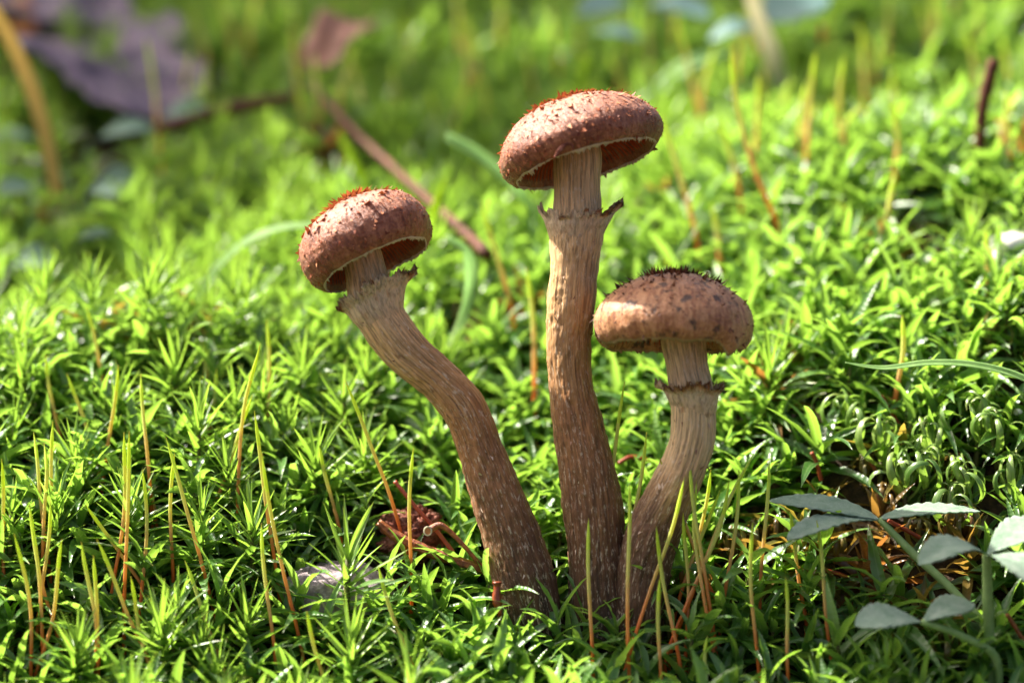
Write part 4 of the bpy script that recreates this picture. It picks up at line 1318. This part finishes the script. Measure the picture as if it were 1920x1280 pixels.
# old capsule: little brown urn on a stalk
d = 0
root = empty('spent_capsule', on_ground(936, 1165, 30))
tag(root, 'small red brown urn shaped moss capsule before the leaning stem foot', 'moss capsule')
bse = np.array(root.location) / S
cd = -75
W = [(*bse, 4), (*at(937, 1150, cd), 4), (*at(936, 1140, cd), 4.5)]
V, q, tr, t, _, _ = tube(W, 16, 8)
link('stalk', make_mesh('stalk', V - bse, q, tr), M['capsule'], root)
W = [(*at(936, 1142, cd), 4), (*at(933, 1132, cd), 9), (*at(931, 1118, cd), 8.5), (*at(932, 1106, cd), 7), (*at(932, 1098, cd), 6.5), (*at(932, 1092, cd), 9), (*at(932, 1090, cd), 8), (*at(932, 1096, cd), 5), (*at(932, 1106, cd), 4)]
V, q, tr, t, _, _ = tube(W, 60, 16, cap=False)
link('urn', make_mesh('urn', V - bse, q), M['capsule'], root)


# ------------------------------------------------------------------ leaves with a blade of some size
def leaf_sheet(base, tip, width, normal, shape='obovate', camber=0.12, arch=0.1, serr=0.0, nu=26, nv=11, wrinkle=0.0, seed=0, thick=1.6):
    base = np.asarray(base, float); tip = np.asarray(tip, float)
    L = np.linalg.norm(tip - base)
    T = (tip - base) / L
    n = np.asarray(normal, float); n = n - T * np.dot(n, T); n /= np.linalg.norm(n)
    Sd = np.cross(n, T)
    s = np.linspace(0, 1, nu)
    if shape == 'obovate': w = np.sin(math.pi * s**1.35)**0.75
    elif shape == 'oval': w = np.sin(math.pi * s)**0.7
    else: w = np.sin(math.pi * s**0.8)**0.8 * (1 + 0.12 * np.sin(s * 15))
    w = np.nan_to_num(w) * width * 0.5 + 0.6
    if serr: w = w * (1 + serr * (np.abs((s * 12) % 1 - 0.5) * 2 - 0.5) * (s > 0.3))
    c = np.linspace(-1, 1, nv)
    V = base + T * (s * L)[:, None, None] + Sd * (w[:, None] * c[None])[..., None]
    hgt = arch * L * np.sin(math.pi * s)[:, None] + camber * w[:, None] * np.abs(c)[None] * 1.0
    veins = 0.05 * w[:, None] * np.sin((s[:, None] * 9 - np.abs(c)[None] * 1.6) * 2 * math.pi) * np.abs(c)[None]**0.5
    hgt = hgt + veins
    if wrinkle:
        hgt = hgt + wrinkle * fbm(V[..., 0] * 0.012 + seed, V[..., 1] * 0.012, V[..., 2] * 0.012, 3)
    V = V + n * hgt[..., None]
    bot = V - n * thick
    ring = np.concatenate([V, bot[:, ::-1]], 1)
    return ring.reshape(-1, 3), grid_quads(nu, 2 * nv, True)


def herb_material():
    m, N, L, out = mat_new('downy_grey_leaf')
    v = coord(N, L)
    a = noise_n(N, L, v, 0.05, 5)
    b = noise_n(N, L, v, 0.45, 4, 0.7)
    c = ramp(N, [(0.38, (0.15, 0.29, 0.17)), (0.50, (0.28, 0.42, 0.29)), (0.62, (0.48, 0.58, 0.46))])
    L.new(math_n(N, L, 'ADD', math_n(N, L, 'MULTIPLY', a, 0.5), math_n(N, L, 'MULTIPLY', b, 0.5)), c.inputs[0])
    sp = ramp(N, [(0.70, 0.0), (0.76, 0.7)])
    L.new(noise_n(N, L, v, 0.16, 2), sp.inputs[0])
    cc = mix_c(N, L, sp.outputs[0], c.outputs[0], (0.10, 0.05, 0.05))
    p = N.new("ShaderNodeBsdfPrincipled")
    L.new(cc, p.inputs["Base Color"])
    p.inputs["Roughness"].default_value = 0.75
    p.inputs["Sheen Weight"].default_value = 0.25
    L.new(bump_n(N, L, b, 6.0, 1.0), p.inputs["Normal"])
    tb = N.new("ShaderNodeBsdfTranslucent"); tb.inputs[0].default_value = (0.4, 0.6, 0.3, 1)
    mx = N.new("ShaderNodeMixShader"); mx.inputs[0].default_value = 0.25
    L.new(p.outputs[0], mx.inputs[1]); L.new(tb.outputs[0], mx.inputs[2]); L.new(mx.outputs[0], out.inputs[0])
    return m


M['herb'] = herb_material()
M['herb_stem'] = plain_material('herb_stem', [(0.3, (0.16, 0.26, 0.08)), (0.8, (0.28, 0.40, 0.14))], 0.05, 0.5)
hb = gpoint(*at(1868, 1290, -190)[:2])
herb = empty('grey_leaved_herb', hb)
tag(herb, 'low herb with downy blue grey leaflets in front of the brown moss', 'herb')


def petiole(rows):
    W = [(*hb, 6)] + [(*at(x, y, d), r) for (x, y, d, r) in rows]
    V, q, tr, t, _, _ = tube(W, 30, 8)
    link('petiole', make_mesh('petiole', V - hb, q, tr), M['herb_stem'], herb)


def leaflet(b, t, w, nrm, **kw):
    V, q = leaf_sheet(at(*b), at(*t), w, nrm, **kw)
    link('leaflet', make_mesh('leaflet', V - hb, q), M['herb'], herb)


petiole([(1860, 1200, -150, 8), (1790, 1110, -110, 8), (1710, 1035, -80, 8), (1648, 972, -60, 6)])
petiole([(1856, 1230, -180, 10), (1852, 1130, -200, 10), (1850, 1040, -210, 8)])
petiole([(1868, 1235, -220, 8), (1800, 1190, -240, 7), (1728, 1165, -250, 6)])
upn = np.array([0, 0.10, 1.0])
leaflet((1648, 972, -60), (1440, 938, -20), 70, np.array([0.1, -0.30, 1.0]), shape='oval', camber=0.12, arch=0.05, serr=0.08)
leaflet((1648, 972, -60), (1838, 958, -40), 80, np.array([0, -0.10, 1.0]), shape='oval', camber=0.1, arch=0.05, serr=0.08)
leaflet((1648, 975, -60), (1476, 1012, -150), 90, np.array([0, -0.05, 1.0]), camber=0.14, arch=0.08, serr=0.08)
leaflet((1850, 1038, -210), (1722, 1058, -280), 80, np.array([-0.2, -0.40, 1.0]), camber=0.15, arch=0.18, serr=0.08)
leaflet((1850, 1038, -210), (1985, 985, -150), 110, np.array([0.1, -0.15, 1.0]), camber=0.12, arch=0.1, serr=0.08)
leaflet((1850, 1040, -210), (1960, 1110, -330), 110, np.array([0.2, -0.25, 1.0]), camber=0.15, arch=0.15, serr=0.08)
leaflet((1728, 1165, -250), (1603, 1172, -290), 86, np.array([0, -0.35, 1.0]), camber=0.15, arch=0.10, serr=0.08)
leaflet((1728, 1165, -250), (1828, 1132, -220), 70, np.array([0, -0.35, 1.0]), camber=0.15, arch=0.10, serr=0.08)


def ground_leaf(name, b, t, w, mat, label, cat='leaf', lift=60, shape='oval', nrm=(0, -0.5, 1), arch=0.08, wrinkle=0.0, group=None, seed=0, camber=0.15, serr=0.0):
    d1, d2 = hit(b[0], b[1], lift), hit(t[0], t[1], lift)
    P1, P2 = at(b[0], b[1], d1), at(t[0], t[1], d2)
    V, q = leaf_sheet(P1, P2, w, np.array(nrm, float), shape, camber, arch, serr, 30, 15, wrinkle, seed)
    o = link(name, make_mesh(name, V - P1, q), mat, None, P1)
    return tag(o, label, cat, group)


ground_leaf('dead_leaf', (330, 230), (60, 30), 420, M['dead_leaf'], 'big mauve grey dead leaf lying at the back left', 'dead leaf', 110, 'lobed', (0.1, -0.5, 1), 0.06, 60, None, 1)
ground_leaf('dead_leaf', (240, 60), (-120, -40), 330, M['dead_leaf'], 'mauve grey dead leaf heaped behind the big dead leaf', 'dead leaf', 170, 'lobed', (0.1, -0.6, 1), 0.06, 70, None, 5)
ground_leaf('dead_leaf', (60, 60), (-60, 0), 160, M['dead_leaf_orange'], 'orange dead leaf on top of the mauve leaf heap', 'dead leaf', 210, 'oval', (0, -0.7, 1), 0.06, 30, None, 2)
ground_leaf('dead_leaf', (580, 140), (700, 60), 130, M['dead_leaf_brown'], 'red brown curled dead leaf behind the twig end', 'dead leaf', 190, 'lobed', (0, -0.8, 1), 0.2, 30, None, 3)
for i, (b, t, w, lab) in enumerate([
    ((-30, 270), (70, 260), 110, 'pale round leaf under the yellow straw'),
    ((20, 505), (110, 480), 90, 'bright pale leaf low in the blurred left moss'),
    ((165, 360), (265, 345), 120, 'whitish leaf catching sun at the back left'),
    ((185, 260), (290, 240), 90, 'grey green leaf beside the dead leaf heap'),
    ((230, 50), (330, 75), 100, 'grey green leaf at the dead leaf heap edge'),
    ((310, 220), (400, 205), 80, 'grey green leaf below the short pale twig'),
    ((-20, 365), (60, 350), 70, 'small pale leaf left of the yellow straw foot'),
    ((140, 450), (215, 440), 60, 'small grey leaf in the dark hollow'),
]):
    ground_leaf('small_leaf', b, t, w, M['glaucous'], lab, 'leaf', 150, 'obovate', (0.25 * math.sin(i * 2.1), -0.5 + 0.25 * math.cos(i * 1.7), 1), 0.1, 6, None, i + 20)
for i, (b, t, w, lab) in enumerate([
    ((1080, 30), (1180, 5), 110, 'bluish leaf above the lime grass at the back'),
    ((1200, 20), (1330, 35), 110, 'bluish leaf spread at the back centre'),
    ((1330, 75), (1420, 50), 80, 'small bluish leaf left of the cream stalk'),
    ((1440, 40), (1550, -10), 200, 'large blue grey leaf behind the cream stalk'),
    ((1110, 65), (1200, 75), 60, 'narrow bluish leaf below the others at the back'),
]):
    ground_leaf('small_leaf', b, t, w, M['blue_leaf'], lab, 'leaf', 230, 'oval', (0, -0.5, 1), 0.1, 6, None, i + 40)
for i, (x, y, r, lab) in enumerate([(1152, 495, 20, 'small white pebble in the moss right of the tallest stem'), (1190, 440, 16, 'pinkish white pebble beyond the white one'), (1895, 470, 55, 'pale grey stone in the moss at the far right'), (1908, 772, 9, 'tiny white pebble beside the curled moss')]):
    d = hit(x, y, 100)
    o = link('pebble', lump_mesh('pebble', r, r * 0.8, r * 0.7, i + 3, 0.3, 1.5, 18, 24), M['white_bit'], None, at(x, y, d))
    tag(o, lab, 'pebble')


# ------------------------------------------------------------------ unseen tree added beyond the left edge, to dapple the back of the bank
M['shade_tree_bark'] = plain_material('shade_tree_bark', [(0.3, (0.05, 0.035, 0.025)), (0.6, (0.13, 0.10, 0.07)), (0.8, (0.22, 0.18, 0.14))], 0.004, 0.85, 20.0, 0.02, stretch=(1, 1, 0.25))
M['shade_tree_leaf'] = plain_material('shade_tree_leaf', [(0.3, (0.03, 0.075, 0.015)), (0.7, (0.06, 0.13, 0.025))], 0.002, 0.5, trans=(0.3, (0.2, 0.4, 0.03)))
rt_ = np.random.default_rng(77)
sd = np.array(sun_dir)
tb_ = gpoint(-7600, 3600, -200)
tree = empty('added_shade_tree', tb_)
tag(tree, 'unseen leafy tree added on the bank, its crown placed for shading the moss at the back', 'tree')
LC = []
for _ in range(2600):
    gx_, gy_ = rt_.uniform(-2300, 2300), rt_.uniform(650, 3300)
    want = np.clip((gy_ - 1150) / 700, 0, 1) * 0.85
    edge = 260 * float(fbm(gx_ * 0.003, 0.0, 2.2, 2))
    want = max(want, 0.8 * float(np.clip((gy_ - 780 - 0.45 * (gx_ + 900) + edge) / 350, 0, 1)) * (gx_ < 300))
    want *= np.clip(0.60 + 2.4 * float(fbm(gx_ * 0.0021, gy_ * 0.0021, 6.1, 3)), 0, 1)
    if rt_.random() > want * 0.42: continue
    G = gpoint(gx_, gy_)
    LC.append(G + sd * rt_.uniform(8600, 12000))  # leaf set sunward of a ground spot, to throw shade there
LC = np.array(LC)
Vt, Qt = [], []
for i, c in enumerate(LC):
    a, e = rt_.uniform(0, 6.28), rt_.uniform(-0.7, 0.4)
    t_ = np.array([math.cos(a) * math.cos(e), math.sin(a) * math.cos(e), math.sin(e)])
    L_ = rt_.uniform(240, 420)
    V, q = leaf_sheet(c - t_ * L_ / 2, c + t_ * L_ / 2, L_ * 0.55, np.array([rt_.normal(0, .4), rt_.normal(0, .4), 1.0]), 'oval', 0.15, 0.08, 0, 8, 5, 0, 0, 3)
    Qt.append(q + sum(len(v) for v in Vt) if False else q + i * len(V)); Vt.append(V)
crown = link('crown', make_mesh('crown', np.vstack(Vt) - tb_, np.vstack(Qt)), M['shade_tree_leaf'], tree)
tag(crown, kind='stuff')
mid = LC.mean(0)
fork = np.array([tb_[0] * 0.9 + mid[0] * 0.1, tb_[1] * 0.8 + mid[1] * 0.2, mid[2] - 3200])
V, q, tr, t, _, _ = tube([(*tb_, 420), (tb_[0] + 100, tb_[1] + 60, tb_[2] + 2500, 330), (*fork, 260), (*(mid * 0.6 + fork * 0.4 + np.array([0, 0, 900])), 120), (*(mid + np.array([0, 0, 1500])), 30)], 60, 18, lambda a, l, r: r * 0.2 * fbm(np.cos(a) * 2, np.sin(a) * 2, l * 0.001, 3))
link('trunk', make_mesh('trunk', V - tb_, q, tr, {'t': t}), M['shade_tree_bark'], tree)
for k in range(16):
    tip = LC[rt_.integers(0, len(LC))]
    st_ = fork * 0.7 + mid * 0.3 + np.array([0, 0, rt_.uniform(-200, 600)])
    V, q, tr, t, _, _ = tube([(*fork, 110), (*st_, 80), (*((st_ + tip) / 2 + np.array([0, 0, 300])), 45), (*tip, 8)], 30, 8)
    link('limb', make_mesh('limb', V - tb_, q, tr), M['shade_tree_bark'], tree)
